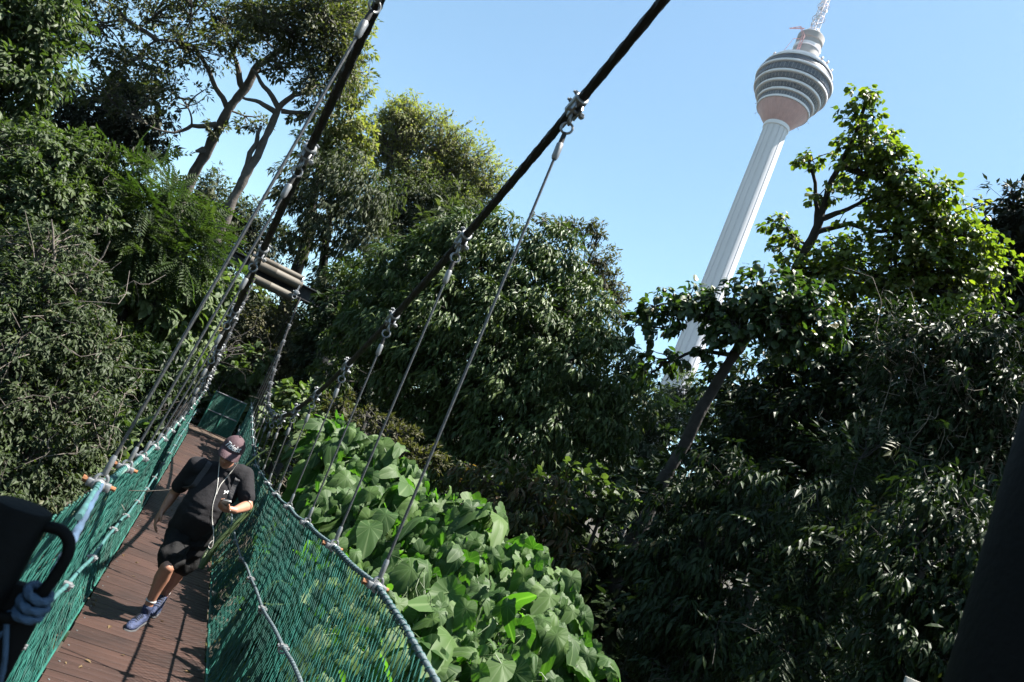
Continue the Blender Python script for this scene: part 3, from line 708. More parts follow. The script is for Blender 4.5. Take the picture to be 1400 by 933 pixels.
# ------------------------------------------------------------------ tower
def tower():
    X0, Y0 = 188.1, 318.0; root = empty('telecom_tower', (X0, Y0, float(terrain(X0, Y0))))
    tag(root, 'tall white observation tower with banded pod and pink cone rising above the trees', 'tower')
    conc = mat('white_concrete', (0.52, 0.515, 0.55), 0.75, var=.04, vscale=.05)
    band = mat('white_band', (0.62, 0.62, 0.67), 0.6, var=.05, vscale=.3)
    pink = mat('pink_cladding', (0.46, 0.275, 0.275), 0.6, var=.10, vscale=.35)
    grey = mat('grey_concrete', (0.26, 0.245, 0.24), 0.8, var=.08, vscale=.3)
    redw = mat('red_white_steel', (0.62, .30, .30), .6, var=.3, vscale=.5)
    ant = mat('antenna_steel', (.46, .46, .50), .5, .2, col2=(.62, .50, .52), vscale=.25)
    gl = bpy.data.materials.new('pod_glass'); gl.use_nodes = True
    n = gl.node_tree.nodes; l = gl.node_tree.links; p = n['Principled BSDF']; p.inputs['Roughness'].default_value = .35; p.inputs['Specular IOR Level'].default_value = .3
    tc = n.new('ShaderNodeTexCoord'); sp = n.new('ShaderNodeSeparateXYZ'); l.new(tc.outputs['Object'], sp.inputs[0])
    an = n.new('ShaderNodeMath'); an.operation = 'ARCTAN2'; l.new(sp.outputs[0], an.inputs[0]); l.new(sp.outputs[1], an.inputs[1])
    mu = n.new('ShaderNodeMath'); mu.operation = 'MULTIPLY'; mu.inputs[1].default_value = 36/PI; l.new(an.outputs[0], mu.inputs[0])
    fl = n.new('ShaderNodeMath'); fl.operation = 'FLOOR'; l.new(mu.outputs[0], fl.inputs[0])
    cb = n.new('ShaderNodeCombineXYZ'); l.new(fl.outputs[0], cb.inputs[0]); 
    mz = n.new('ShaderNodeMath'); mz.operation = 'MULTIPLY'; mz.inputs[1].default_value = .55; l.new(sp.outputs[2], mz.inputs[0])
    fz = n.new('ShaderNodeMath'); fz.operation = 'FLOOR'; l.new(mz.outputs[0], fz.inputs[0]); l.new(fz.outputs[0], cb.inputs[1])
    wn = n.new('ShaderNodeTexWhiteNoise'); wn.noise_dimensions = '2D'; l.new(cb.outputs[0], wn.inputs['Vector'])
    cr = n.new('ShaderNodeValToRGB'); e = cr.color_ramp.elements; e[0].color = (.018, .021, .032, 1); e[1].color = (.05, .055, .072, 1); l.new(wn.outputs['Value'], cr.inputs[0]); l.new(cr.outputs[0], p.inputs['Base Color'])
    Z = 1.98
    def L(prof, name, m, par=root, nn=96, rfun=None, sharp=30):
        mb = MB(); mb.lathe([(r, z+Z) for r, z in prof], (X0, Y0, 0), nn, rfun=rfun); return mb.build(name, m, par, True, sharp)
    # fluted shaft
    g = float(terrain(X0, Y0))-Z-3
    fl_ = lambda th: 1-0.034*(np.abs((th*14/(2*PI)+.2) % 1-.5) > .40)
    sh = L([(7.9, g), (7.1, 60), (6.75, 120), (6.55, 190), (6.3, 232.5)], 'shaft', conc, nn=480, rfun=fl_)
    L([(6.3, 232.2), (6.75, 232.6), (6.8, 234.6), (6.2, 234.8)], 'collar', band)
    rib = lambda th: 1-0.012*(np.abs((th*48/(2*PI)) % 1-.5) > .44)
    L([(6.0, 234.6), (6.7, 235.2), (9.6, 238.6), (12.2, 242.2), (13.3, 244.0)], 'pink_cone', pink, nn=480, rfun=rib)
    rings = [(13.45, 244.3), (14.9, 248.6), (17.05, 252.4), (19.2, 256.5), (20.2, 262.1)]
    L([(13.2, 243.75), (13.75, 243.8), (13.85, 244.9), (13.3, 245.0)], 'band', band)
    for (r0, z0), (r1, z1) in zip(rings[:-1], rings[1:]):
        mb = MB(); mb.lathe([(r, z+Z) for r, z in [(r0-.1, z0+.4), (r0+.25, z0+.6), (r1-1.0, z1-1.25), (r1-1.4, z1-1.0)]], (X0, Y0, 0), 96); nm = 60
        for k in range(nm):
            a = 2*PI*k/nm; u = np.array([math.cos(a), math.sin(a), 0]); c = np.array([X0, Y0, Z])
            mb.tube([c+u*(r0+.32)+[0, 0, z0+.65], c+u*(r1-.93)+[0, 0, z1-1.25]], .09, 4, False, mi=1)
        mb.build('window', [gl, grey], root)
        L([(r1-1.2, z1-1.3), (r1-.25, z1-1.25), (r1+.05, z1-1.0), (r1+.1, z1-.1), (r1-.1, z1+.15), (r0-.3, z1+.2)], 'band', band)
    L([(20.2, 262.1), (20.0, 263.3), (18.6, 264.4), (18.0, 266.6)], 'upper_window', gl)
    L([(18.0, 266.5), (18.5, 266.6), (18.6, 267.4), (17.9, 267.5)], 'upper_band', band)
    L([(17.6, 267.4), (15.9, 269.3)], 'attic_window', gl)
    L([(15.6, 269.2), (16.2, 269.3), (16.2, 270.5), (15.4, 270.9), (7.5, 272.2)], 'roof', band)
    L([(7.3, 271.8), (7.2, 277), (6.85, 282.4)], 'turret', grey)
    L([(6.85, 282.3), (7.3, 282.6), (7.35, 284.2), (6.9, 284.4)], 'turret_band', band)
    L([(6.6, 284.2), (6.5, 287.4), (7.1, 287.8), (7.2, 291.2), (6.9, 291.6), (.01, 291.9)], 'turret_top', grey)
    # lattice mast
    mb = MB(); z0, z1 = 291.5, 345.0; c = np.array([X0, Y0, Z])
    ns = 14
    def corner(k, z):
        w = 2.6+(1.15-2.6)*(z-z0)/(z1-z0); a = PI/4+k*PI/2+.3; return c+np.array([w*math.cos(a), w*math.sin(a), z])
    zz = np.linspace(z0, z1, ns+1)
    for k in range(4):
        mb.tube([corner(k, z) for z in zz], .20, 5)
        for i in range(ns):
            mb.tube([corner(k, zz[i]), corner((k+1) % 4, zz[i+1])], .12, 4, False); mb.tube([corner((k+1) % 4, zz[i]), corner(k, zz[i+1])], .12, 4, False)
            mb.tube([corner(k, zz[i]), corner((k+1) % 4, zz[i])], .13, 4, False)
    mb.build('mast', ant, root)
    mb = MB()
    for z in (292.5, 295, 304, 312.5):
        w = 3.9-(z-291)*.04; mb.torus(c+[0, 0, z], w, .16, np.array([1., 0, 0]), np.array([0, 1., 0]), 24, 6)
        for a in np.linspace(0, 2*PI, 7)[:-1]: mb.tube([c+[0, 0, z], c+np.array([w*math.cos(a), w*math.sin(a), z])], .08, 4)
    mb.build('mast_ring', ant, root)
    for a, z in ((.3, 298), (2.2, 301), (4.0, 303), (5.2, 309), (1.2, 313), (3.2, 316)):
        u = np.array([math.cos(a), math.sin(a), 0]); MB().cyl(c+u*2.3+[0, 0, z], c+u*2.9+[0, 0, z], .9, 12).build('dish', band, root)
    # roof crane (window cleaning davit)
    def rp(px, py):     # point near the roof, in the tower's own depth
        r = ray(px, py); return EYE+r*(300.0/r[1])
    b = c+np.array([-12.2, -6.5, 270.6]); u = np.array([-.83, .5, 0]); r_ = np.array([.862, -.507, 0])
    b = c-r_*4.2+np.array([-.507, -.862, 0])*8+[0, 0, 271.2]
    mb = MB()
    for q in (-.55, .55):
        mb.tube([b+r_*q, b+r_*q+[0, 0, 14.5]], .22, 5); mb.tube([b+r_*q+[0, 0, 14.5], b+r_*q*.4-r_*3.2+[0, 0, 19.2]], .2, 5)
    for i in range(8): mb.tube([b-r_*.55+[0, 0, i*1.8], b+r_*.55+[0, 0, i*1.8+1.8]], .13, 4)
    mb.tube([b-r_*1.0+[0, 0, 18.6], b-r_*8.2+[0, 0, 16.3]], .34, 5); mb.tube([b-r_*3.2+[0, 0, 19.2], b-r_*7.6+[0, 0, 16.6]], .2, 4)
    mb.tube([b-r_*4.2+[0, 0, 11.0], b+[0, 0, 12]], .16, 4); mb.tube([b-r_*4.2+[0, 0, 11.0], b-r_*7+[0, 0, 1]], .12, 4)
    mb.build('roof_crane', redw, root)
    for a, h in ((2.55, 2.6), (-1.05, 3.6), (-.82, 4.2), (-.5, 3)):
        vd = np.array([-.507, -.862, 0]); u = r_*math.cos(a)+vd*abs(math.sin(a)); q = c+u*17.6+[0, 0, 267.5]
        mb = MB(); mb.tube([q, q+[0, 0, h]], .14, 6); mb.ball(q+np.array([0, 0, h*.6]), (.8, .8, .9), sub=2); mb.build('aerial', ant, root)
    for k in range(9):
        a = -.6+k*.28; vd = np.array([-.507, -.862, 0]); u = r_*math.cos(a*2.2)+vd*math.sin(a*2.2); q = c+u*13.6+[0, 0, 243.4]
        mb = MB(); mb.tube([q, q+u*.9+[0, 0, -.5]], .10, 5); mb.ball(q+u*1.0+np.array([0, 0, -.6]), .28, sub=1); mb.build('spotlight', grey, root)
tower()

# ------------------------------------------------------------------ vegetation
G = lambda *c: c
M_GLOSS = leaf_mat('glossy_dark_leaf', [(0, (.042, .080, .024)), (.5, (.08, .132, .036)), (.85, (.135, .19, .05)), (1, (.15, .20, .05))], .13, .36, .38)
M_SMALL = leaf_mat('small_dark_leaf', [(0, (.03, .047, .018)), (.5, (.05, .077, .026)), (.85, (.08, .112, .04)), (1, (.16, .15, .07))], .22, .42, .35)
M_MID = leaf_mat('mid_green_leaf', [(0, (.042, .07, .024)), (.5, (.075, .115, .038)), (1, (.125, .17, .055))], .28, .42, .5)
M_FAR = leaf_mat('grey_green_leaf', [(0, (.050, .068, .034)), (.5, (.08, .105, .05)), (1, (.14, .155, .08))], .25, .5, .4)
M_CANOPY = leaf_mat('canopy_leaf', [(0, (.055, .070, .030)), (.5, (.095, .11, .045)), (1, (.18, .17, .08))], .28, .45, .45)
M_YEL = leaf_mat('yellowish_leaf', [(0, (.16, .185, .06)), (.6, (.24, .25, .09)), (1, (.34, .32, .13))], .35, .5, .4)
M_FERN = leaf_mat('fern_leaf', [(0, (.034, .064, .016)), (.6, (.055, .092, .026)), (1, (.085, .12, .04))], .3, .5, .35)
M_HEART = leaf_mat('heart_leaf', [(0, (.075, .125, .045)), (.6, (.13, .19, .07)), (.93, (.19, .24, .095)), (1, (.28, .18, .08))], .25, .45, .45)
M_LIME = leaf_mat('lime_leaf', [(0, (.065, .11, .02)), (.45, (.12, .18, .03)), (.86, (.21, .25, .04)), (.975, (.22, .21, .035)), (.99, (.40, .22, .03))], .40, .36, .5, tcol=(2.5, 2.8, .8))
M_FIG = leaf_mat('fig_leaf', [(0, (.03, .065, .018)), (.5, (.05, .095, .024)), (.9, (.09, .14, .035)), (.98, (.2, .12, .04))], .28, .32, .55)
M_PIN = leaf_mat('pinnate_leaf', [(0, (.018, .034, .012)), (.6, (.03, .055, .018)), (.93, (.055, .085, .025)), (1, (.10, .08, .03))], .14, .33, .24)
M_RED = leaf_mat('reddish_leaf', [(0, (.05, .09, .022)), (.45, (.08, .10, .03)), (.75, (.16, .10, .045)), (1, (.22, .12, .06))], .3, .4, .5)
M_BIG = leaf_mat('big_heart_leaf', [(0, (.05, .115, .028)), (.5, (.09, .178, .05)), (1, (.150, .255, .066))], .36, .42, .34, tcol=(1.6, 2.6, .5), veins=True)
M_OLIVE = leaf_mat('olive_leaf', [(0, (.06, .065, .028)), (.5, (.10, .10, .045)), (1, (.16, .145, .07))], .25, .5, .4)
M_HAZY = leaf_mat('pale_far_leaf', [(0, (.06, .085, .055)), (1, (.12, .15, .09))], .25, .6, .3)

TS = [t_simple(.42, .1, .18), t_simple(.36, .12, .3), t_simple(.48, .05, .05)]
TO = [t_oval(.42, .08, .25), t_oval(.36, .10, .4), t_oval(.46, .05, .1)]
TL = [t_oval(.30, .07, .35), t_oval(.27, .09, .55), t_oval(.34, .05, .15)]
TB = [t_oval(.78, .06, .22), t_oval(.70, .09, .38), t_oval(.85, .04, .1)]
TH = [t_heart(.95, .25, 12), t_heart(.85, .45, 12)]
TF = [t_frond(10, .17, .22, .25, .15, True, .1), t_frond(9, .17, .24, .45, .15, True, .15)]
TP = [t_frond(4, .17, .40, .5, .25, True, .6), t_frond(3, .18, .44, .7, .3, True, .8), t_frond(5, .16, .36, .6, .2, True, .5)]

def T(*a, **k): return plant(*a, **k)

# two tall canopy trees upper left
T('tall_tree', 'tall forked tree with knobbly bare trunk and wide layered crown, upper left', 'tree',
  [(150, 520, 31), (240, 290, 29), (262, 245, 29), (290, 192, 28.5), (312, 150, 28), (335, 122, 28), (352, 90, 28), (388, 66, 28)],
  [(130, 40, 28, 60, 28), (210, 25, 29, 60, 26), (180, 85, 28, 60, 26), (255, 70, 28, 55, 28), (300, 25, 29, 55, 26), (235, 125, 27, 40, 22), (320, 60, 27, 40, 22), (345, 18, 29, 50, 28), (105, -20, 28, 80, 30), (250, -30, 28, 80, 30), (150, 130, 28, 48, 26), (345, 170, 28, 26, 14), (295, 175, 28, 22, 12)],
  TS, .17, M_CANOPY, BARK, 'tall trees behind the bridge', (.21, .11), cov=1.8, droop=.1, shell=.3, spread=.28, twigs=.3, twig_r=.02,
  limbs=[(.10, (312, 150, 28), (300, 128, 28), (283, 92, 28), (262, 62, 28), (215, 55, 28)), (.12, (333, 122, 28), (325, 92, 28), (318, 70, 28)), (.10, (296, 170, 28), (262, 172, 28), (238, 182, 28)), (.12, (278, 205, 28.5), (268, 207, 28.3)), (.08, (215, 55, 28), (180, 32, 28), (160, 10, 28))])
T('tall_tree', 'tall pale trunked tree with a dead broken stub, leaning beside the left cable', 'tree',
  [(190, 560, 27), (270, 375, 26), (290, 335, 26), (312, 292, 26), (332, 248, 26), (352, 214, 26), (372, 170, 26), (381, 148, 26)],
  [(400, 40, 26, 50, 40), (445, 55, 26, 45, 45), (430, 110, 25.5, 36, 32), (465, 95, 26, 36, 40), (385, 85, 26, 34, 24), (425, 5, 26, 60, 35), (470, 20, 27, 40, 40), (360, 20, 26, 40, 30), (425, 155, 26, 36, 14)],
  TS, .16, M_CANOPY, BARK, 'tall trees behind the bridge', (.20, .09), cov=2.3, droop=.1, shell=.35, spread=.28, twigs=.35, twig_r=.02,
  limbs=[(.09, (381, 148, 26), (402, 130, 26), (425, 122, 26), (428, 95, 26), (415, 60, 26)), (.10, (378, 155, 26), (355, 140, 26), (332, 134, 26)), (.11, (332, 248, 26), (340, 218, 26), (352, 188, 26), (357, 172, 26)), (.09, (385, 152, 26), (425, 156, 26)), (.1, (381, 148, 26), (360, 118, 26), (345, 95, 26)), (.12, (330, 253, 26), (322, 262, 26))])
T('dense_tree', 'dark backlit tree below the wide layered crown, against blue sky gaps', 'tree',
  [(40, 520, 32), (110, 300, 30), (150, 200, 30)],
  [(150, 160, 30, 50, 40), (195, 165, 30, 45, 40), (215, 205, 30, 28, 22), (110, 170, 30, 50, 40), (60, 160, 30, 50, 40), (180, 120, 30, 40, 26), (20, 170, 30, 40, 40), (150, 205, 30, 50, 30)],
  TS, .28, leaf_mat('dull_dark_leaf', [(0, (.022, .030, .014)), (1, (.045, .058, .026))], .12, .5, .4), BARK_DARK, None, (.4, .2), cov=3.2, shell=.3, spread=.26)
T('broadleaf_tree', 'bright green leafy tree filling the top left corner', 'tree',
  [(-130, 560, 15), (-60, 300, 14.5), (-10, 130, 14)],
  [(25, 45, 14, 62, 50), (62, 85, 14, 36, 36), (20, 110, 13.5, 48, 36), (-40, 60, 14, 60, 60), (80, 28, 14.5, 30, 24), (40, -20, 14, 60, 40), (-30, 150, 14, 50, 40)],
  TO, .125, M_MID, BARK_DARK, None, (.25, .12), cov=3.6, shell=.5)
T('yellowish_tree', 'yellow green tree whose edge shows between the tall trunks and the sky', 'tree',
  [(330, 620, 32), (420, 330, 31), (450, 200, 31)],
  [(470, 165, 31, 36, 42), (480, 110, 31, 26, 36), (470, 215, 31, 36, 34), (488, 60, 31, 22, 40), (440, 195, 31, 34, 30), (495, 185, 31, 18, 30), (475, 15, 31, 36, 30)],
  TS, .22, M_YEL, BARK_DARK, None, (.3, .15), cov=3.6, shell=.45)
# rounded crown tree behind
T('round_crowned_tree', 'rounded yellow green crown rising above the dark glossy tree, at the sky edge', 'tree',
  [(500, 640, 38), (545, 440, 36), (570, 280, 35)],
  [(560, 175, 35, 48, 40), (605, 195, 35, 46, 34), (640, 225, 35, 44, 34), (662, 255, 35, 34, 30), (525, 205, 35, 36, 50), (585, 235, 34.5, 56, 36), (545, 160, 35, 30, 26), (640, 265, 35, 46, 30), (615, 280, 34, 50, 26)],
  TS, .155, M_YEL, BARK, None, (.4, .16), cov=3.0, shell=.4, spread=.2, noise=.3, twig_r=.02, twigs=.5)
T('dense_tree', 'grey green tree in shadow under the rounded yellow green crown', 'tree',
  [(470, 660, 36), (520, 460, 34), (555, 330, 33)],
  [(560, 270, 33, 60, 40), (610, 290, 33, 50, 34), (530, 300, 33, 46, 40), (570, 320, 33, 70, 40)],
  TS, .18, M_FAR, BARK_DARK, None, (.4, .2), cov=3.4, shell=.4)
T('drooping_tree', 'grey green tree with drooping leaf sprays just right of the left cable', 'tree',
  [(390, 640, 31), (430, 440, 30), (450, 300, 29)],
  [(440, 240, 28, 48, 40), (480, 260, 28, 44, 50), (435, 300, 28, 48, 42), (485, 330, 28, 46, 44), (515, 275, 28, 30, 44), (410, 325, 29, 30, 26), (395, 260, 29, 26, 34), (465, 380, 27.5, 40, 36)],
  TL, .22, M_FAR, BARK_DARK, None, (.3, .14), cov=3.0, shell=.4, droop=.9, spread=.26)
T('dense_tree', 'shadowed grey tree between the two tall trunks, low against the sky', 'tree',
  [(180, 560, 34), (235, 380, 33), (265, 300, 33)],
  [(255, 275, 33, 36, 30), (290, 262, 33, 26, 30), (300, 300, 33, 44, 40), (335, 305, 33, 34, 36), (240, 310, 33, 40, 40), (365, 330, 33, 40, 40), (310, 345, 33, 60, 40)],
  TS, .18, M_FAR, BARK_DARK, None, (.35, .15), cov=3.0, shell=.35)
# left slope
T('shrubby_tree', 'leafy mid green bush high on the left slope, below the dark backlit tree', 'bush',
  [(-80, 640, 14), (20, 400, 12.5), (50, 280, 12)],
  [(40, 215, 12, 60, 40), (95, 215, 12, 50, 36), (130, 235, 12.4, 28, 28), (45, 275, 11.5, 66, 50), (105, 290, 11.5, 46, 44), (-20, 260, 12, 60, 70), (20, 340, 11.5, 60, 50)],
  TO, .088, M_MID, BARK_DARK, None, (.16, .08), cov=3.4, shell=.6, bare=3, spread=.17, per=20, noise=.3)
T('feathery_tree', 'bright green tree with feathery fern-like fronds on the left slope', 'tree',
  [(80, 620, 13.4), (180, 400, 12.8), (205, 310, 12.4)],
  [(185, 238, 12.4, 42, 26), (150, 228, 12.4, 34, 24), (225, 270, 12.2, 46, 32), (195, 300, 12, 56, 34), (255, 320, 12.2, 38, 32), (155, 270, 12, 40, 30), (272, 345, 12.4, 24, 24), (225, 345, 12, 50, 30), (170, 325, 11.8, 44, 26)],
  TF, .40, M_FERN, BARK_DARK, None, (.16, .07), cov=4.0, leaf_w=.30, per=8, shell=.4, spread=.35, droop=.25, face=.2)
T('heart_leaf_tree', 'pale green climber-like tree of rounded heart leaves beside the left hangers', 'tree',
  [(110, 700, 14.5), (200, 520, 13.5), (235, 420, 13)],
  [(195, 355, 13, 44, 36), (240, 390, 13, 46, 40), (205, 420, 12.6, 50, 40), (280, 405, 13.2, 36, 34), (255, 450, 12.8, 46, 40), (300, 440, 13.4, 40, 44), (310, 390, 13.6, 24, 30), (215, 470, 12.8, 40, 30), (330, 475, 13.8, 34, 40), (160, 390, 12.6, 36, 36), (262, 490, 13.6, 30, 24)],
  TH, .145, M_HEART, BARK_DARK, None, (.13, .06), cov=2.8, leaf_w=.8, per=10, shell=.6, spread=.3, droop=.45, bare=2)
T('twiggy_bush', 'dark small-leaved bush with pale bare twigs filling the left edge', 'bush',
  [(-20, 940, 8.4), (30, 680, 8), (60, 520, 8)],
  [(50, 400, 8.2, 80, 56), (105, 385, 8.2, 50, 46), (20, 470, 7.8, 80, 66), (110, 470, 7.8, 70, 60), (60, 560, 7.6, 90, 64), (128, 560, 8, 34, 46), (30, 640, 7.4, 80, 56), (105, 615, 7.6, 60, 46), (-40, 560, 7.6, 60, 100), (60, 335, 8.6, 70, 40), (90, 690, 7.4, 50, 40), (-30, 720, 7.2, 70, 60)],
  TS, .058, M_SMALL, BARK_PALE, None, (.045, .02), cov=2.8, shell=.45, bare=9, twig_r=.0055, droop=.5, spread=.17, per=22, noise=.32, limb_r=.6,
  limbs=[(.016, (60, 520, 8), (110, 400, 8), (150, 330, 8)), (.016, (60, 520, 8), (75, 350, 8), (70, 300, 8)), (.015, (60, 520, 7.8), (130, 540, 7.8), (170, 470, 7.9))])
T('shade_bush', 'dark shaded shrub in the hollow between the twiggy bush and the hangers', 'bush',
  [(100, 800, 12), (150, 650, 11.6), (170, 570, 11.4)],
  [(170, 520, 11.6, 50, 50), (205, 560, 11.8, 40, 50), (150, 590, 11.2, 46, 50), (190, 500, 12, 50, 36), (235, 540, 13, 36, 46), (120, 640, 11, 50, 50), (210, 620, 12, 30, 30)],
  TO, .12, M_PIN, BARK_DARK, None, (.08, .04), cov=3.2, shell=.4)
T('young_shrub', 'young bright shrub with lobed light leaves at the foot of the left hangers', 'shrub',
  [(135, 720, 9.2), (150, 650, 9.1), (158, 600, 9)],
  [(162, 575, 9, 20, 20), (150, 600, 9, 22, 22), (178, 600, 9.1, 20, 24), (135, 635, 8.9, 22, 20), (165, 630, 9, 22, 22)],
  TH, .17, M_HEART, STEM, None, (.018, .01), cov=1.2, leaf_w=.8, per=5, shell=.5, spread=.5, twigs=.8, twig_r=.004)
# far end
T('broadleaf_shrub', 'light green broad-leaved shrub behind the green mesh panel', 'shrub',
  [(270, 640, 25), (290, 560, 24.6), (300, 530, 24.5)],
  [(290, 505, 25.4, 26, 18), (315, 505, 25.4, 28, 20), (345, 530, 25.4, 18, 26), (345, 500, 25, 26, 24), (330, 555, 25.8, 40, 30)],
  TH, .22, M_HEART, BARK_DARK, None, (.06, .03), noise=.1, cov=2.6, leaf_w=.8, per=8, spread=.35)
T('olive_bush', 'olive brown fine-leaved bush under the grey drums of the gantry', 'bush',
  [(300, 690, 28), (340, 580, 27.5), (355, 520, 27.5)],
  [(345, 460, 27.5, 44, 40), (380, 490, 27, 36, 40), (350, 510, 27, 44, 40), (320, 480, 27.5, 34, 40), (390, 440, 27.5, 34, 40), (370, 540, 26.5, 40, 30)],
  TS, .15, M_OLIVE, BARK_DARK, None, (.1, .05), cov=3.4, shell=.6, spread=.18)
T('broadleaf_shrub', 'light leafy shrub where the right cable reaches its lowest point', 'shrub',
  [(330, 720, 19.5), (375, 630, 19), (395, 580, 19)],
  [(400, 545, 19, 34, 26), (430, 560, 18.5, 36, 26), (375, 560, 19, 30, 34), (360, 590, 18.5, 30, 30), (410, 590, 18, 40, 30), (460, 575, 17, 36, 26), (440, 610, 16, 40, 30), (345, 640, 18, 26, 40)],
  TB, .19, M_HEART, BARK_DARK, None, (.07, .03), cov=3.0, leaf_w=.7, per=9, spread=.3)
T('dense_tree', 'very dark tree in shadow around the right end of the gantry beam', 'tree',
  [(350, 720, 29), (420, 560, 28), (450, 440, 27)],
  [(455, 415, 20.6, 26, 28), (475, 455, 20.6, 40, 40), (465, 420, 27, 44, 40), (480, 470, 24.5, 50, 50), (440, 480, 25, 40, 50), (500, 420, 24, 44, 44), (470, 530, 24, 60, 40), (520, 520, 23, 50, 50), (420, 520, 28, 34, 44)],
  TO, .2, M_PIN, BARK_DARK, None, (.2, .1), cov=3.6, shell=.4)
# big glossy tree in the centre
T('glossy_tree', 'large domed tree of dark glossy drooping leaves in the middle of the picture', 'tree',
  [(560, 860, 13.6), (640, 640, 13), (670, 500, 12.6), (680, 420, 12.4)],
  [(690, 350, 12.2, 70, 52), (620, 350, 12.2, 66, 50), (750, 365, 12.2, 56, 56), (560, 375, 12, 60, 50), (500, 395, 12.4, 50, 44), (790, 430, 12, 56, 60), (700, 430, 11.6, 80, 60), (620, 430, 11.5, 80, 60), (540, 450, 11.8, 70, 50), (470, 440, 12.4, 44, 40), (760, 500, 11.6, 80, 66), (680, 520, 11.4, 80, 66), (600, 500, 11.5, 70, 56), (830, 500, 12, 50, 60), (720, 590, 11.3, 80, 60), (800, 590, 11.6, 66, 60), (650, 590, 11.5, 60, 50), (850, 560, 12, 46, 56), (545, 520, 12, 50, 40), (640, 320, 12.4, 60, 36), (590, 570, 12, 50, 40), (600, 640, 12, 60, 40), (458, 400, 12.8, 28, 36), (446, 465, 12.8, 28, 40), (455, 520, 12.8, 32, 36)],
  TL, .118, M_GLOSS, BARK_DARK, None, (.2, .1), cov=3.5, leaf_w=.32, per=30, shell=.70, droop=.7, spread=.24, noise=.13, twigs=.2, out=.5)
T('fine_leaved_tree', 'thin grey olive tree top peeping over the right shoulder of the glossy tree', 'tree',
  [(740, 700, 24), (790, 460, 23), (800, 370, 23)],
  [(790, 315, 23, 26, 20), (815, 320, 23, 18, 20), (820, 360, 23, 30, 24), (835, 390, 23, 22, 24), (765, 310, 23, 18, 16), (848, 415, 23, 16, 40), (800, 390, 23, 40, 40), (740, 300, 23, 14, 12)],
  TS, .13, M_OLIVE, BARK_DARK, None, (.14, .06), cov=2.0, shell=.3, spread=.25, twigs=.7, twig_r=.012)
# leaning tree on the right
T('leaning_tree', 'tree with a dark leaning trunk and spreading heart-leaf crown in front of the tower', 'tree',
  [(815, 860, 9.4), (862, 745, 9.3), (900, 672, 9.3), (948, 582, 9.2), (985, 515, 9.2), (1014, 470, 9.2)],
  [(895, 420, 9.2, 36, 26), (940, 415, 9.2, 40, 26), (890, 450, 9.1, 36, 20), (985, 420, 9.2, 36, 36), (1030, 405, 9.3, 44, 36), (1075, 405, 9.4, 46, 34), (1110, 430, 9.4, 38, 36), (1060, 440, 9.2, 44, 36), (1010, 450, 9.1, 40, 26), (1130, 455, 9.4, 26, 30), (915, 490, 9.2, 30, 18), (975, 475, 9.1, 26, 20), (890, 515, 9.2, 20, 14), (1090, 475, 9.3, 40, 26)],
  TB, .098, M_FIG, BARK_DARK, None, (.088, .058), cov=2.7, leaf_w=.72, per=9, shell=.5, droop=.65, spread=.3, noise=.25, twigs=.6, twig_r=.007,
  limbs=[(.05, (1014, 470, 9.2), (990, 440, 9.2), (940, 425, 9.2), (895, 430, 9.2)), (.05, (1014, 470, 9.2), (1050, 430, 9.3), (1090, 420, 9.3)), (.03, (1005, 485, 9.2), (950, 480, 9.2), (905, 495, 9.2))])
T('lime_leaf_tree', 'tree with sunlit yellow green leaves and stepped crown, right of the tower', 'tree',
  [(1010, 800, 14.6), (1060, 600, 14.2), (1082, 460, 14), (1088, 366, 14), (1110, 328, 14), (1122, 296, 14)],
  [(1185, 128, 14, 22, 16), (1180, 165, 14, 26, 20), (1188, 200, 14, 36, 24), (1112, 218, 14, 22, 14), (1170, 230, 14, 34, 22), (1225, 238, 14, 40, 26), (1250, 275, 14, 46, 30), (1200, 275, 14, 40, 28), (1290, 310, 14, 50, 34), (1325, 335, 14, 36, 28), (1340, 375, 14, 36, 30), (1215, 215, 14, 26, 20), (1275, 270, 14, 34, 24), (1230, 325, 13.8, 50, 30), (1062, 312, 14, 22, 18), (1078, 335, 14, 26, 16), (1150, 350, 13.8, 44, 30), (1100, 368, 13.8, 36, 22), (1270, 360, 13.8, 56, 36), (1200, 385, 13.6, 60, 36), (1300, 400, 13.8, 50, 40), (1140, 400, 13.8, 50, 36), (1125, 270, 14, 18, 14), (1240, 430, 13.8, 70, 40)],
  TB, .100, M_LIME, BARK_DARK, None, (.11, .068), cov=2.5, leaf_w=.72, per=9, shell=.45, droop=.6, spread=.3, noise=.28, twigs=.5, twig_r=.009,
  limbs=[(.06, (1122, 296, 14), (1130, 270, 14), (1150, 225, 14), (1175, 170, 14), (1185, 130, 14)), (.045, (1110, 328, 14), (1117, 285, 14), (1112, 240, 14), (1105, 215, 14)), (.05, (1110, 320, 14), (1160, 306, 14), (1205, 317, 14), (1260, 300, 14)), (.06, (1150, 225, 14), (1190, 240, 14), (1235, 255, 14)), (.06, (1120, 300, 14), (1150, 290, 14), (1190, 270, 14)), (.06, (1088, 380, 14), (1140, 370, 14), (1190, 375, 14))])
T('dense_tree', 'dark small-leaved tree at the right edge beyond the lime green tree', 'tree',
  [(1300, 900, 19), (1360, 600, 18), (1385, 420, 18)],
  [(1380, 285, 18, 30, 30), (1400, 320, 18, 46, 36), (1370, 350, 18, 40, 36), (1395, 390, 18, 50, 40), (1350, 400, 18, 40, 36), (1430, 380, 18, 60, 90), (1360, 445, 18, 50, 40), (1380, 480, 18, 60, 40), (1420, 280, 18, 40, 30)],
  TS, .17, leaf_mat('dark_bluish_leaf', [(0, (.018, .026, .016)), (1, (.035, .05, .026))], .1, .45, .4), BARK_DARK, None, (.2, .1), cov=3.2, shell=.35)
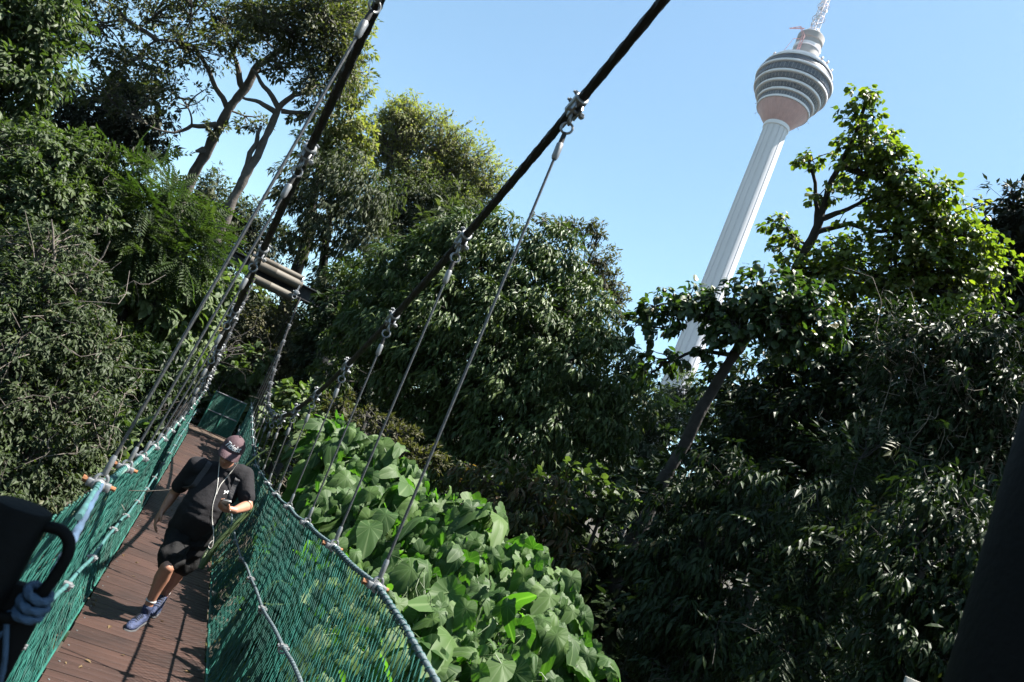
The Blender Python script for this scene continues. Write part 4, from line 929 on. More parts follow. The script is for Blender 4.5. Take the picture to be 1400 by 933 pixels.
T('pale_tree', 'pale hazy tree at the foot of the tower, seen under the leaning tree', 'tree',
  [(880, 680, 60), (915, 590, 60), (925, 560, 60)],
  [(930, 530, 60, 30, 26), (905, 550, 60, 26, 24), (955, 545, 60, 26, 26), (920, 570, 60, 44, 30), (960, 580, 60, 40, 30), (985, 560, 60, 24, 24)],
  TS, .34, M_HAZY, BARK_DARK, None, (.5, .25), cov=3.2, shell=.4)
# dark mass on the lower right
dk = dict(leaf_w=.55, per=5, spread=.4, twig_r=.005)
T('twiggy_shrub', 'dark shrub with pale bare upright twigs, against the black pillar', 'shrub',
  [(1220, 900, 8.6), (1270, 700, 8.4), (1290, 590, 8.4)],
  [(1285, 470, 8.6, 66, 50), (1345, 480, 8.6, 60, 56), (1230, 500, 8.6, 56, 50), (1320, 560, 8.3, 70, 60), (1260, 580, 8.3, 66, 56), (1370, 570, 8.4, 50, 80), (1340, 640, 8.1, 60, 50), (1270, 650, 8.1, 60, 50)],
  TL, .10, M_PIN, TWIG, None, (.05, .025), cov=2.4, per=10, shell=.4, bare=24, twig_r=.0036, droop=.5, limb_r=.6, leaf_w=.32)
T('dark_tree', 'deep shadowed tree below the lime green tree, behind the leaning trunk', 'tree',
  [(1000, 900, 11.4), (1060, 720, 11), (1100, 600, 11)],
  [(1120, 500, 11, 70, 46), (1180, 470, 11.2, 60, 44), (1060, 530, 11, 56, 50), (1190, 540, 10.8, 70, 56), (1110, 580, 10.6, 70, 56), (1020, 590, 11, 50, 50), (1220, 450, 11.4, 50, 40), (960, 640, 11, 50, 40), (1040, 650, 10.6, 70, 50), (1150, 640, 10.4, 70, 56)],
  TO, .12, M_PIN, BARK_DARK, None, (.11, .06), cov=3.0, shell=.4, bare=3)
T('drooping_shrub', 'dark shrub of small hanging leaves low right of the leaning trunk', 'shrub',
  [(880, 1010, 8.6), (930, 850, 8.2), (960, 740, 8)],
  [(940, 690, 8.2, 66, 50), (1010, 660, 8.2, 66, 50), (890, 760, 8, 56, 56), (960, 780, 7.8, 70, 60), (1040, 740, 7.9, 66, 60), (900, 850, 7.7, 60, 56), (980, 870, 7.5, 70, 60), (930, 930, 7.4, 80, 50)],
  TL, .105, M_PIN, BARK_DARK, None, (.05, .025), cov=2.6, shell=.45, bare=7, droop=.9, leaf_w=.32, per=16, spread=.22, twig_r=.004, noise=.3)
T('pinnate_shrub', 'dark shrub of glinting pinnate fronds in the lower right, left of the dull grey board', 'shrub',
  [(1080, 1000, 7.4), (1120, 850, 7.2), (1150, 740, 7.2)],
  [(1110, 690, 7.4, 70, 54), (1190, 690, 7.4, 66, 56), (1090, 780, 7.2, 70, 60), (1180, 790, 7, 70, 60), (1060, 870, 7, 66, 56), (1140, 880, 6.8, 70, 60), (1100, 940, 6.7, 80, 40), (1210, 600, 7.8, 60, 50)],
  TP, .23, M_PIN, BARK_DARK, None, (.05, .025), cov=2.3, shell=.35, bare=3, droop=.55, **dk)
T('drooping_shrub', 'shaded shrub of hanging leaves touching the lower part of the black pillar', 'shrub',
  [(1220, 1020, 6.2), (1250, 880, 6.1), (1260, 780, 6)],
  [(1260, 720, 6.4, 66, 56), (1320, 740, 6.4, 60, 66), (1240, 800, 6.1, 66, 60), (1310, 830, 6.1, 60, 66), (1220, 880, 5.9, 60, 56), (1290, 900, 5.9, 66, 50), (1210, 940, 5.9, 66, 30)],
  TL, .095, M_PIN, BARK_DARK, None, (.045, .022), cov=2.6, shell=.45, bare=7, droop=.9, leaf_w=.32, per=16, spread=.22, twig_r=.004, noise=.3)
T('shade_bush', 'nearly black bush in the gap right of the big-leaved plants', 'bush',
  [(790, 940, 9.6), (830, 830, 9.4), (845, 760, 9.4)],
  [(830, 720, 9.6, 46, 50), (860, 790, 9.4, 46, 56), (815, 790, 9.4, 36, 46), (850, 860, 9, 50, 50), (800, 860, 9, 46, 46), (870, 690, 10, 40, 40), (850, 930, 8.6, 60, 50), (770, 760, 9.8, 50, 50)],
  TB, .14, M_PIN, BARK_DARK, None, (.05, .03), cov=2.6, leaf_w=.7, per=9, shell=.4)
T('glossy_shrub', 'small leafy shrub catching sun at the foot of the leaning trunk', 'shrub',
  [(760, 860, 9.3), (800, 760, 9.1), (820, 710, 9)],
  [(815, 690, 9, 32, 26), (845, 680, 9, 28, 24), (790, 665, 9, 36, 28), (860, 705, 9, 16, 16), (775, 705, 9, 30, 30), (755, 655, 9.2, 36, 26)],
  TB, .10, M_MID, BARK_DARK, None, (.04, .02), cov=2.6, leaf_w=.7, per=9, shell=.5)
T('reddish_shrub', 'shrub with reddish brown young leaves behind the big-leaved plants', 'shrub',
  [(660, 860, 8.6), (690, 740, 8.5), (700, 690, 8.4)],
  [(650, 660, 8.6, 36, 24), (690, 670, 8.5, 40, 28), (735, 690, 8.4, 36, 34), (700, 700, 8.4, 40, 30), (760, 735, 8.4, 30, 36), (620, 650, 8.8, 26, 18), (745, 660, 8.6, 36, 26), (790, 770, 8.2, 24, 30)],
  TL, .115, M_RED, BARK_DARK, None, (.04, .02), cov=2.6, leaf_w=.32, per=12, droop=.8, shell=.45)
T('flowering_shrub', 'pale tufted shrub along the upper edge of the big-leaved plants', 'shrub',
  [(490, 720, 10), (520, 620, 9.8), (530, 590, 9.8)],
  [(545, 595, 9.8, 34, 18), (580, 620, 9.6, 26, 20), (500, 570, 10, 34, 18), (460, 555, 10.5, 30, 18), (560, 630, 9.6, 30, 20)],
  TS, .07, M_OLIVE, BARK_DARK, None, (.03, .015), cov=2.4, shell=.4, spread=.3, upright=.5)

# big-leaved plants right of the bridge --------------------------------------
BIGT = [t_heart(.84, .30, 26, 0), t_heart(.74, .55, 26, 1), t_heart(.80, .15, 26, 2), t_heart(.68, .80, 26, 3), t_heart(.58, .45, 26, 4)]
def bigleaf(label, stems, leaves, size):
    """stems: (px, py, d) tips; leaves: (px, py, d, rx, ry, count)"""
    p0 = at(*stems[0][:2], d=stems[0][2]); g = float(terrain(p0[0], p0[1]))-.1
    root = empty('big_leaf_plant', (p0[0], p0[1], g)); tag(root, label, 'plant', 'big-leaved plants right of the bridge')
    st = MB(); b = np.array([p0[0], p0[1], g]); trunk = curve_path(b, p0+np.array([0, 0, -.5]), 12, .05); st.tube(trunk, np.linspace(.05, .03, 12), 8)
    tips = [at(*s[:2], d=s[2]) for s in stems]
    allp = [trunk[6:]]
    for t in tips:
        q = curve_path(trunk[rng.integers(7, 12)], t+np.array([0, 0, -.12]), 10, .08); st.tube(q, np.linspace(.022, .009, 10), 7); allp.append(q)
    SK = np.concatenate(allp); lv = Leaves(); pet = MB()
    for (px, py, d, rx, ry, n) in leaves:
        n = int(n*2.0); k = d/FPX; C = at(px, py, d=d)
        q = rand_dirs(n)*(rng.random(n)**.4)[:, None]
        P = C+q[:, 0, None]*rx*k*CX+q[:, 1, None]*ry*k*CU+q[:, 2, None]*(rx+ry)*.5*k*CF
        j = np.array([np.argmin(np.linalg.norm(SK-p, axis=1)) for p in P]); S0 = SK[j]
        o = P-S0; o /= np.linalg.norm(o, axis=1)[:, None]+1e-9
        toc = EYE-P; toc /= np.linalg.norm(toc, axis=1)[:, None]
        N = np.array([0, 0, 1.])*.42+o*.35+np.array([-.25, -.40, 0])+SUN*.25+rng.normal(0, .42, (n, 3))
        D = o*.30+np.array([-.08, -.10, -1.05])+rng.normal(0, .45, (n, 3)); D[:, 2] -= .1
        S = size*1.22*(.30+.95*rng.random(n)**1.15); rn = rng.random(n)
        ok = clear_of_bridge(P, .17)
        P, S0, o, N, D, S, rn = [a_[ok] for a_ in (P, S0, o, N, D, S, rn)]; n = len(P)
        if n == 0: continue
        kk = rng.integers(0, 5, n)
        for t in range(5):
            s = kk == t; lv.add(BIGT[t], P[s], D[s], N[s], S[s], rn[s])
        for i in range(n):
            d_ = D[i]/np.linalg.norm(D[i]); x = np.cross(d_, N[i]); x /= np.linalg.norm(x); z = np.cross(x, d_)
            hub = P[i]+S[i]*(.24*d_+.0*z); a = hub-o[i]*min(.35, np.linalg.norm(P[i]-S0[i]))*1.0-np.array([0, 0, .06])
            pet.tube(curve_path(a, hub, 5, .1, -.1), .0032, 4, False)
    st.build('stem', STEM, root); pet.build('leaf_stalk', STEM, root); lv.build('crown', M_BIG, root, True)
bigleaf('big-leaved plant farthest along the net, behind the man\'s shoulder', [(400, 620, 9.5), (375, 600, 9.8), (440, 600, 9.6)],
        [(385, 610, 9.6, 36, 26, 26), (430, 600, 9.6, 36, 30, 30), (405, 650, 9, 44, 34, 34), (360, 625, 9.4, 22, 26, 16), (470, 590, 9.8, 30, 26, 22)], .235)
bigleaf('big-leaved plant behind the thin hangers, with upright leaves at its top', [(480, 640, 8.4), (450, 610, 8.6), (530, 640, 8.4)],
        [(480, 610, 8.5, 40, 30, 30), (530, 630, 8.4, 40, 34, 32), (470, 660, 8, 46, 40, 40), (435, 690, 7.6, 40, 40, 30), (555, 660, 8.2, 30, 34, 22), (500, 700, 7.6, 50, 40, 36)], .24)
bigleaf('big-leaved plant in the sunlit middle, behind the nearest right hanger', [(600, 730, 7), (560, 690, 7.2), (650, 720, 7)],
        [(570, 690, 7.3, 46, 36, 30), (620, 700, 7.2, 46, 36, 32), (660, 720, 7, 36, 40, 26), (580, 745, 6.6, 54, 44, 40), (530, 740, 6.6, 50, 44, 34), (640, 770, 6.5, 54, 44, 40)], .24)
bigleaf('big-leaved plant at the right end of the group, against the black gap', [(720, 810, 6.6), (760, 800, 6.7), (690, 760, 6.8)],
        [(710, 760, 6.8, 40, 36, 26), (745, 790, 6.6, 40, 40, 30), (700, 820, 6.3, 50, 44, 36), (765, 850, 6.3, 40, 46, 30), (730, 890, 6, 56, 46, 40), (800, 910, 6.2, 36, 40, 24), (775, 810, 6.6, 18, 30, 8)], .235)
bigleaf('nearest big-leaved plant at the bottom edge, with the largest leaves', [(640, 880, 5.2), (600, 850, 5.2), (680, 900, 5.3)],
        [(610, 850, 5.3, 60, 50, 30), (670, 860, 5.4, 50, 50, 26), (640, 910, 5, 66, 46, 32), (700, 930, 5.2, 60, 40, 24), (590, 920, 4.9, 50, 50, 22), (560, 790, 5.8, 44, 44, 24)], .235)
bigleaf('low big-leaved plant seen through the middle of the right net', [(400, 800, 8.2), (360, 760, 9), (430, 840, 7.8)],
        [(400, 770, 8.4, 60, 50, 40), (345, 730, 9.6, 40, 50, 30), (440, 830, 7.6, 60, 56, 40), (380, 850, 8, 60, 60, 40), (480, 890, 7, 60, 56, 36), (400, 920, 7.4, 70, 50, 36), (540, 930, 6.4, 60, 40, 26), (330, 830, 8.8, 40, 70, 26), (310, 900, 8.2, 40, 60, 24)], .27)
bigleaf('big-leaved plant pressed behind the near part of the right net', [(460, 800, 5.8), (420, 830, 5.6), (500, 830, 5.4)],
        [(450, 780, 6, 50, 50, 26), (400, 760, 6.6, 44, 50, 24), (500, 820, 5.5, 56, 50, 28), (430, 860, 5.2, 60, 56, 28), (520, 900, 4.9, 60, 50, 26), (370, 850, 5.6, 46, 60, 22), (440, 930, 4.8, 70, 40, 26), (350, 740, 7.2, 30, 50, 16)], .235)

# forest behind, filling the view between the nearer trees ---------------------
k = 0
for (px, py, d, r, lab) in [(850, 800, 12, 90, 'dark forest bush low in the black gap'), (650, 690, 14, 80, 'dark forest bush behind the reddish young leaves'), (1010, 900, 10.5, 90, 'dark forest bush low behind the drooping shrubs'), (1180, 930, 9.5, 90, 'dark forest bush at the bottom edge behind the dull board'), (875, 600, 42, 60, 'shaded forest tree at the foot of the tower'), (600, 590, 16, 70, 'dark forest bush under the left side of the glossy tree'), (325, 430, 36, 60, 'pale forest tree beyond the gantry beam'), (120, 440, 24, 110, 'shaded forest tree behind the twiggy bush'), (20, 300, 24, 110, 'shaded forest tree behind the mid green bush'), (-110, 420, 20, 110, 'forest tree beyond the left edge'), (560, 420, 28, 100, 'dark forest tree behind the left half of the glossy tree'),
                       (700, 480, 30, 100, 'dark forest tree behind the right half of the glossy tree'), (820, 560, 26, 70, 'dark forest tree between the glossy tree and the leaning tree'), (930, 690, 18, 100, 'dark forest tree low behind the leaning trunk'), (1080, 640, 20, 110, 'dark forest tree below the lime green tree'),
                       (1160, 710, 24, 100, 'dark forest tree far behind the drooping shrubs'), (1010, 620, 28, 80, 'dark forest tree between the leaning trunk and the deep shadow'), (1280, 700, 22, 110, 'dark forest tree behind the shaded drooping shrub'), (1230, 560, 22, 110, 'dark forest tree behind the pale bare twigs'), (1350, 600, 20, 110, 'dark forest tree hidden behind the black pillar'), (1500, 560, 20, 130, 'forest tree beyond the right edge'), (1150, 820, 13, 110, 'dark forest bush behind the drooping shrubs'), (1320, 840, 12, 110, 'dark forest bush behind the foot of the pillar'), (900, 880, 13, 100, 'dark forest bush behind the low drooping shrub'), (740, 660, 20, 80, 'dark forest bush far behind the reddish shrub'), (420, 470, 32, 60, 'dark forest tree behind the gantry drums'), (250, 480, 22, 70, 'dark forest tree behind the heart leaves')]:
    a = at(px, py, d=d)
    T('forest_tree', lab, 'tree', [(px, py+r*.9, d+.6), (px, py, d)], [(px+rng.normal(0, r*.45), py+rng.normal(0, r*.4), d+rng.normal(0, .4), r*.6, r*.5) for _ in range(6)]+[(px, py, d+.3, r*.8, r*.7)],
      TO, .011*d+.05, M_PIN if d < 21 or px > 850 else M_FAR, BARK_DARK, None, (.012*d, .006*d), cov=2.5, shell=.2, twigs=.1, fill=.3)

# tall tree just outside the frame on the right: its canopy shades the lower right
def shade_tree(name, label, base, crown, r):
    root = empty(name, (base[0], base[1], float(terrain(base[0], base[1])))); tag(root, label, 'tree')
    tb = MB(); top = np.array(crown, float); b = np.array([base[0], base[1], float(terrain(*base))-.1])
    P = curve_path(b, top, 14, .03); tb.tube(P, np.linspace(.26, .10, 14), 10); lv = Leaves()
    n = 420; d = rand_dirs(n); C = top+d*(rng.random(n)**.4)[:, None]*np.array(r)
    for i in range(40): tb.tube(curve_path(P[rng.integers(9, 13)], C[i], 7, .1), np.linspace(.05, .012, 7), 5, False)
    ci = np.repeat(np.arange(n), 26); m = len(ci); off = rng.normal(0, .26, (m, 3)); D = d[ci]*.5+off*2; D[:, 2] -= .4
    lv.add(TO[0], C[ci]+off, D, np.array([0, 0, 1.])+rng.normal(0, .4, (m, 3)), .15*(.6+.7*rng.random(m)), rng.random(m))
    tb.build('trunk', BARK_DARK, root); lv.build('crown', M_MID, root)
shade_tree('tall_tree', 'tall leafy tree standing outside the picture to the right of the black pillar', (12.6, 5.0), (11.2, 4.9, 12.4), (1.9, 1.9, 1.3))

def undergrowth():
    root = None; lv = Leaves(); n = 26000
    x = rng.uniform(-18, 20, n); y = rng.uniform(-3, 46, n); z = terrain(x, y)+rng.random(n)**2*.7
    P = np.stack([x, y, z], -1); P = np.repeat(P, 3, 0)+rng.normal(0, .14, (n*3, 3)); P = P[clear_of_bridge(P, .1) | (P[:, 2] < -1)]
    m = len(P); D = rng.normal(0, 1, (m, 3)); D[:, 2] -= .2
    lv.add(TB[0], P, D, np.array([0, 0, 1.])+rng.normal(0, .4, (m, 3)), .24*(.5+rng.random(m)), rng.random(m))
    n = 16000; x = rng.uniform(-70, 100, n); y = rng.uniform(8, 120, n); P = np.stack([x, y, terrain(x, y)+rng.random(n)*.9], -1); P = np.repeat(P, 3, 0)+rng.normal(0, .4, (n*3, 3)); P = P[clear_of_bridge(P, .6) & (np.abs(P[:, 0]-.4) > 3)]
    m = len(P); D = rng.normal(0, 1, (m, 3)); D[:, 2] -= .2
    lv.add(TB[1], P, D, np.array([0, 0, 1.])+rng.normal(0, .5, (m, 3)), .75*(.5+rng.random(m)), rng.random(m))
    o = lv.build('undergrowth', M_PIN, None); tag(o, 'dark leafy ground cover on the forest floor', 'undergrowth', kind='stuff')
undergrowth()

# ------------------------------------------------------------------ the walking man
def chain_samples(pts, radii, step=.35):
    """points with (rx, ry, rz) radii sampled densely along a chain"""
    P, R = [], []
    for a, b, ra, rb in zip(pts[:-1], pts[1:], radii[:-1], radii[1:]):
        a, b = np.asarray(a, float), np.asarray(b, float); ra = np.ones(3)*ra; rb = np.ones(3)*rb
        n = max(2, int(np.linalg.norm(b-a)/(step*min(ra.min(), rb.min())))+1)
        for t in np.linspace(0, 1, n): P.append(a+(b-a)*t); R.append(ra+(rb-ra)*t)
    return P, R
_ico = None
def blob_mesh(name, parts, voxel, material, smooth_it=8, parent=None):
    """union of ellipsoid chains turned into one continuous surface"""
    bm = bmesh.new(); bmesh.ops.create_icosphere(bm, subdivisions=2, radius=1.0)
    bm.verts.ensure_lookup_table(); bm.verts.index_update()
    SV = np.array([v.co[:] for v in bm.verts]); SF = [[v.index for v in f.verts] for f in bm.faces]; bm.free()
    mb = MB()
    for part in parts:
        pts, rad = part[0], part[1]; R = part[2] if len(part) > 2 else None
        P, RR = chain_samples(pts, rad) if len(pts) > 1 else ([np.asarray(pts[0], float)], [np.ones(3)*rad[0]])
        for p, r in zip(P, RR):
            V = SV*r
            if R is not None: V = V@np.asarray(R).T
            mb.add(V+p, SF)
    me = mb.mesh('tmp', material); o = bpy.data.objects.new('tmp', me); COL.objects.link(o)
    m = o.modifiers.new('r', 'REMESH'); m.mode = 'VOXEL'; m.voxel_size = voxel; m.use_smooth_shade = True
    s = o.modifiers.new('s', 'SMOOTH'); s.iterations = smooth_it; s.factor = .5
    dg = bpy.context.evaluated_depsgraph_get(); dg.update()
    res = bpy.data.meshes.new_from_object(o.evaluated_get(dg), depsgraph=dg)
    bpy.data.objects.remove(o); bpy.data.meshes.remove(me)
    res.name = name; res.materials.clear(); res.materials.append(material)
    res.polygons.foreach_set('use_smooth', [True]*len(res.polygons))
    q = bpy.data.objects.new(name, res); COL.objects.link(q)
    if parent is not None: q.parent = parent; res.transform(Matrix.Translation(-parent_world(parent)))
    return q

def man():
    V = np.array
    SKIN = mat('skin', (.28, .135, .088), .5, var=.08, vscale=12)
    SHIRT = mat('charcoal_shirt', (.0085, .008, .0098), .9, spec=.25, bump=.5, bscale=16, var=.12, vscale=9)
    SHORTS = mat('black_shorts', (.0045, .0045, .005), .85, spec=.2, bump=.5, bscale=20)
    CAPM = mat('plum_cap_cloth', (.046, .021, .027), .8, bump=.3, bscale=120, var=.1)
    WHITE = mat('white_print', (.62, .62, .62), .6)
    BLACK = mat('black_plastic', (.012, .012, .013), .35)
    SHOE = mat('navy_shoe', (.014, .024, .065), .7, bump=.6, bscale=90, var=.3, vscale=40)
    SOLE = mat('dark_sole', (.035, .036, .04), .8, var=.2); SOLEW = mat('white_sole', (.4, .4, .4), .6)
    HAIR = mat('dark_hair', (.03, .022, .018), .6)
    # joints (image position, depth along the bridge)
    yb = 6.85
    hipc = at(259, 722, y=yb+.03); neck = at(309, 637, y=yb-.02); headc = at(315.5, 618, y=yb-.10)
    shR = at(268, 636, y=yb-.02); shL = at(335, 650, y=yb-.02)
    elR = at(238, 675, y=yb+.12); wrR = at(223, 697, y=yb+.08)
    elL = at(338, 692, y=yb-.14); wrL = at(321, 698, y=yb-.36)
    hipR = at(247, 728, y=yb+.02); hipL = at(272, 736, y=yb+.02)
    knR = at(229, 775, y=yb-.26); anR = at(205, 824, y=yb-.17)
    knL = at(246, 778, y=yb+.06); anL = at(225, 812, y=yb+.30)
    rx = shL-shR; rx[1] *= .3; rx /= np.linalg.norm(rx)            # body's left
    up = neck-hipc; up /= np.linalg.norm(up); fr = np.cross(up, rx)*1.0; fr /= np.linalg.norm(fr)
    if fr[1] > 0: fr = -fr                                          # towards the viewer
    rx = np.cross(fr, up)*-1; rx = rx if rx[0] > 0 else -rx; rx /= np.linalg.norm(rx)
    B = np.stack([rx, -fr, up], 1)                                  # columns: left, back, up
    root = empty('person', (float(hipc[0]), float(hipc[1]), 0.0))
    tag(root, 'man in dark T-shirt and black shorts walking on the bridge, eyes on a phone', 'person')
    # ---- head frame
    hf = fr*.88+V([0, 0, -.40])+rx*-.10; hf /= np.linalg.norm(hf)
    hx = rx-hf*(rx@hf); hx /= np.linalg.norm(hx); hu = np.cross(hx, hf)*1.0
    hu = hu if hu[2] > 0 else -hu
    H = np.stack([hx, -hf, hu], 1)
    hp = lambda x, f, z: headc+hx*x+hf*f+hu*z
    # ---- hand holding the phone (his left), fingers curled round it
    palmL = wrL+V([-.075, -.030, -.012]); ph_c = palmL+V([-.022, -.030, .040])
    px_ = V([.92, .1, .10]); px_ /= np.linalg.norm(px_)
    pn = V([.05, .62, .78]); pn -= px_*(pn@px_); pn /= np.linalg.norm(pn); py_ = np.cross(pn, px_)
    body = []
    body.append(([hp(0, -.005, .035)], [V([.076, .096, .09])], H)); body.append(([hp(0, .035, -.02)], [V([.066, .062, .075])], H))
    body.append(([hp(0, .052, -.075)], [V([.045, .038, .034])], H)); body.append(([hp(0, -.02, -.03)], [V([.066, .07, .06])], H))
    body.append(([hp(0, .098, .022), hp(0, .118, -.018)], [.010, .0155])); body.append(([hp(-.013, .104, -.022)], [.009])); body.append(([hp(.013, .104, -.022)], [.009]))
    body.append(([hp(-.022, .088, -.052), hp(0, .099, -.050), hp(.022, .088, -.052)], [.006, .0085, .006])); body.append(([hp(-.02, .087, -.063), hp(0, .096, -.064), hp(.02, .087, -.063)], [.006, .0085, .006]))
    body.append(([hp(-.045, .082, .038), hp(-.015, .096, .036)], [.009, .009])); body.append(([hp(.045, .082, .038), hp(.015, .096, .036)], [.009, .009]))
    for s in (-1, 1): body.append(([hp(s*.078, -.01, -.008)], [V([.012, .022, .032])], H)); body.append(([hp(s*.045, .068, -.022)], [V([.022, .02, .02])], H))
    body.append(([headc+hu*-.03-hf*.02, neck+up*-.02, neck+up*-.09], [.058, .062, .075]))
    # torso
    c = lambda t: hipc+(neck-hipc)*t
    body.append(([c(.0)+fr*.0, c(.25)+fr*.05, c(.45)+fr*.055, c(.72)+fr*.02, c(.88)], [V([.14, .12, .1]), V([.15, .155, .1]), V([.15, .145, .1]), V([.155, .115, .1]), V([.10, .075, .06])], B))
    body.append(([shR+rx*.03, c(.9), shL-rx*.03], [.062, .06, .062]))
    # arms
    body.append(([shR, shR+(elR-shR)*.4, elR, elR+(wrR-elR)*.35, wrR], [.062, .054, .043, .043, .029]))
    body.append(([shL, shL+(elL-shL)*.4, elL, elL+(wrL-elL)*.35, wrL], [.062, .055, .046, .045, .030]))
    # hanging hand
    d = wrR-elR; d /= np.linalg.norm(d); d = d*.5+V([-.05, .0, -.75]); d /= np.linalg.norm(d); q = np.cross(d, V([1., .2, 0])); q /= np.linalg.norm(q); w = np.cross(q, d)
    if q[1] > 0: q = -q
    pR = wrR+d*.055
    body.append(([wrR, pR+q*.012, pR+d*.035+q*.012], [.028, V([.020, .026, .026]), .022])); body.append(([wrR, pR-q*.014, pR+d*.035-q*.016], [.026, .022, .020]))
    for k, (o, L_) in enumerate(((.030, .072), (.010, .080), (-.010, .075), (-.028, .060))):
        a = pR+d*.04+q*o; b_ = a+d*L_*.45+w*.006; e = b_+d*L_*.33+w*.020; g = e+d*L_*.22+w*.022
        body.append(([a, b_, e, g], [.0098, .0092, .0085, .0075]))
    a = wrR+d*.025+q*.026; body.append(([a, a+d*.03+q*.022+w*.01, a+d*.06+q*.026+w*.018], [.013, .011, .009]))
    # phone hand
    u = palmL-wrL
    body.append(([wrL, palmL+py_*.014, palmL+V([-.028, -.008, .008])+py_*.012], [.028, .022, .019])); body.append(([wrL, palmL-py_*.016, palmL+V([-.028, -.008, .006])-py_*.018], [.027, .023, .018]))
    for k in range(4):
        a = palmL+V([-.022, -.01, .004])+py_*(.030-.020*k); b_ = a+V([-.030, -.012, .014]); e = b_+V([-.008, -.006, .026]); g = e+V([.018, .002, .012])
        body.append(([a, b_, e, g], [.0098, .0094, .0086, .0078]))
    a = palmL+V([.02, -.02, .016]); body.append(([a, a+V([-.012, -.028, .028]), a+V([-.03, -.03, .042])], [.014, .0115, .0095]))
    # legs
    for hip, kn, an in ((hipR, knR, anR), (hipL, knL, anL)):
        kd = an-kn
        body.append(([hip, hip+(kn-hip)*.5, kn], [.096, .080, .058]))
        calf = kn+kd*.32+V([0, .022, 0])
        body.append(([kn, calf, kn+kd*.62+V([0, .010, 0]), an], [.056, .062, .046, .036])); body.append(([kn+V([0, -.022, .0])], [.043]))
        body.append(([an, an+V([0, .0, -.05])], [.036, .034]))
    bo = blob_mesh('body', body, .0065, SKIN, 5, root)
    # ---- face details
    EYE_W = mat('eye_white', (.7, .68, .65), .3)
    for s in (-1, 1):
        e = MB(); e.ball(hp(s*.030, .083, .018), .0115); eo = e.build('eye', EYE_W, root)
        MB().ball(hp(s*.030, .0925, .015), .0045).build('iris', BLACK, eo)
        MB().tube([hp(s*.014, .099, .040), hp(s*.032, .095, .045), hp(s*.05, .082, .040)], .0042, 6).build('eyebrow', HAIR, root)
    MB().tube([hp(-.022, .0935, -.0575), hp(0, .1035, -.057), hp(.022, .0935, -.0575)], .0028, 6).build('mouth', mat('lips', (.26, .09, .08), .5), root)
    blob_mesh('hair', [([hp(-.070, -.03, .03), hp(0, -.085, .0), hp(.070, -.03, .03)], [V([.016, .04, .045]), V([.06, .03, .06]), V([.016, .04, .045])], H)], .008, HAIR, 4, root)
    # ---- shirt
    sh = []
    sh.append(([c(-.03)+fr*.005, c(.08)+fr*.03, c(.27)+fr*.075, c(.45)+fr*.075, c(.70)+fr*.035, c(.86)+fr*.005, c(.95)-fr*.01],
               [V([.170, .15, .05]), V([.174, .165, .07]), V([.178, .185, .1]), V([.176, .168, .1]), V([.180, .135, .09]), V([.135, .095, .06]), V([.088, .082, .03])], B))
    sh.append(([shR+rx*.05, c(.90), shL-rx*.05], [.078, .078, .078]))
    for S_, E_ in ((shR, elR), (shL, elL)):
        sh.append(([S_+(c(.8)-S_)*.2, S_, S_+(E_-S_)*.35, S_+(E_-S_)*.70], [.090, .076, .074, .073]))
    sh.append(([shR+(elR-shR)*.1-up*.10+rx*.05, c(.62)-rx*.13], [.07, .09])); sh.append(([shL+(elL-shL)*.1-up*.10-rx*.05, c(.62)+rx*.13], [.07, .09]))
    so_ = blob_mesh('t_shirt', sh, .009, SHIRT, 10, root)
    # folds in the cloth: displacement along the normal
    me = so_.data; me.update(); n = len(me.vertices); co = np.empty(n*3); no = np.empty(n*3)
    me.vertices.foreach_get('co', co); me.vertices.foreach_get('normal', no) if False else me.vertex_normals.foreach_get('vector', no)
    co = co.reshape(-1, 3); no = no.reshape(-1, 3); tcx = co@rx; tcz = co@up
    f = .006*np.sin(tcx*24+tcz*34+2*np.sin(tcz*9))+.004*np.sin(tcx*-41+tcz*27)+.003*np.sin(tcz*70+tcx*18)
    low = np.clip((.95-tcz)/.5, .15, 1.0)
    co += no*(f*low)[:, None]; me.vertices.foreach_set('co', co.ravel()); me.update()
    # neckband
    nb = MB(); nc = neck+up*-.032-hf*.0+fr*.012
    nb.torus(nc, .074, .008, rx, fr*.92-up*.45, 40, 8); nb.build('neckband', SHIRT, so_)
    # leaping-cat print on the chest (his left side)
    cat = [(-.030, .010), (-.020, .016), (-.008, .013), (.004, .016), (.014, .024), (.018, .032), (.023, .027), (.030, .026), (.034, .021), (.027, .018), (.022, .012), (.020, .004), (.026, -.006), (.022, -.008), (.012, .000), (.004, .002), (-.002, -.004), (-.006, -.014), (-.014, -.024), (-.018, -.022), (-.012, -.012), (-.012, -.002), (-.020, .006)]
    ctr = c(.71)+rx*.095; pn2 = fr.copy()
    import mathutils
    bvh = mathutils.bvhtree.BVHTree.FromPolygons([Vector(v.co) for v in me.vertices], [tuple(p.vertices) for p in me.polygons])
    rw = np.array(parent_world(root))
    def on_shirt(p, off=.003):
        o_ = p-rw+fr*.5; h = bvh.ray_cast(Vector(o_), Vector(-fr)); return (np.array(h[0])+np.array(h[1])*off+rw) if h[0] is not None else p
    from mathutils.geometry import tessellate_polygon
    tri = tessellate_polygon([[Vector((x, y, 0)) for x, y in cat]])
    bmc = bmesh.new(); vv = [bmc.verts.new((x*-.7, y*.7, 0)) for x, y in cat]
    for t in tri:
        try: bmc.faces.new([vv[i] for i in t])
        except ValueError: pass
    bmesh.ops.subdivide_edges(bmc, edges=bmc.edges[:], cuts=2, use_grid_fill=True); bmesh.ops.triangulate(bmc, faces=bmc.faces[:]); bmc.verts.index_update()
    LV = [on_shirt(ctr+rx*v.co.x*-1+up*v.co.y) for v in bmc.verts]; LF = [[v.index for v in f_.verts] for f_ in bmc.faces]; bmc.free()
    lm_ = MB(); lm_.add(LV, LF); lm_.build('chest_emblem', WHITE, so_)
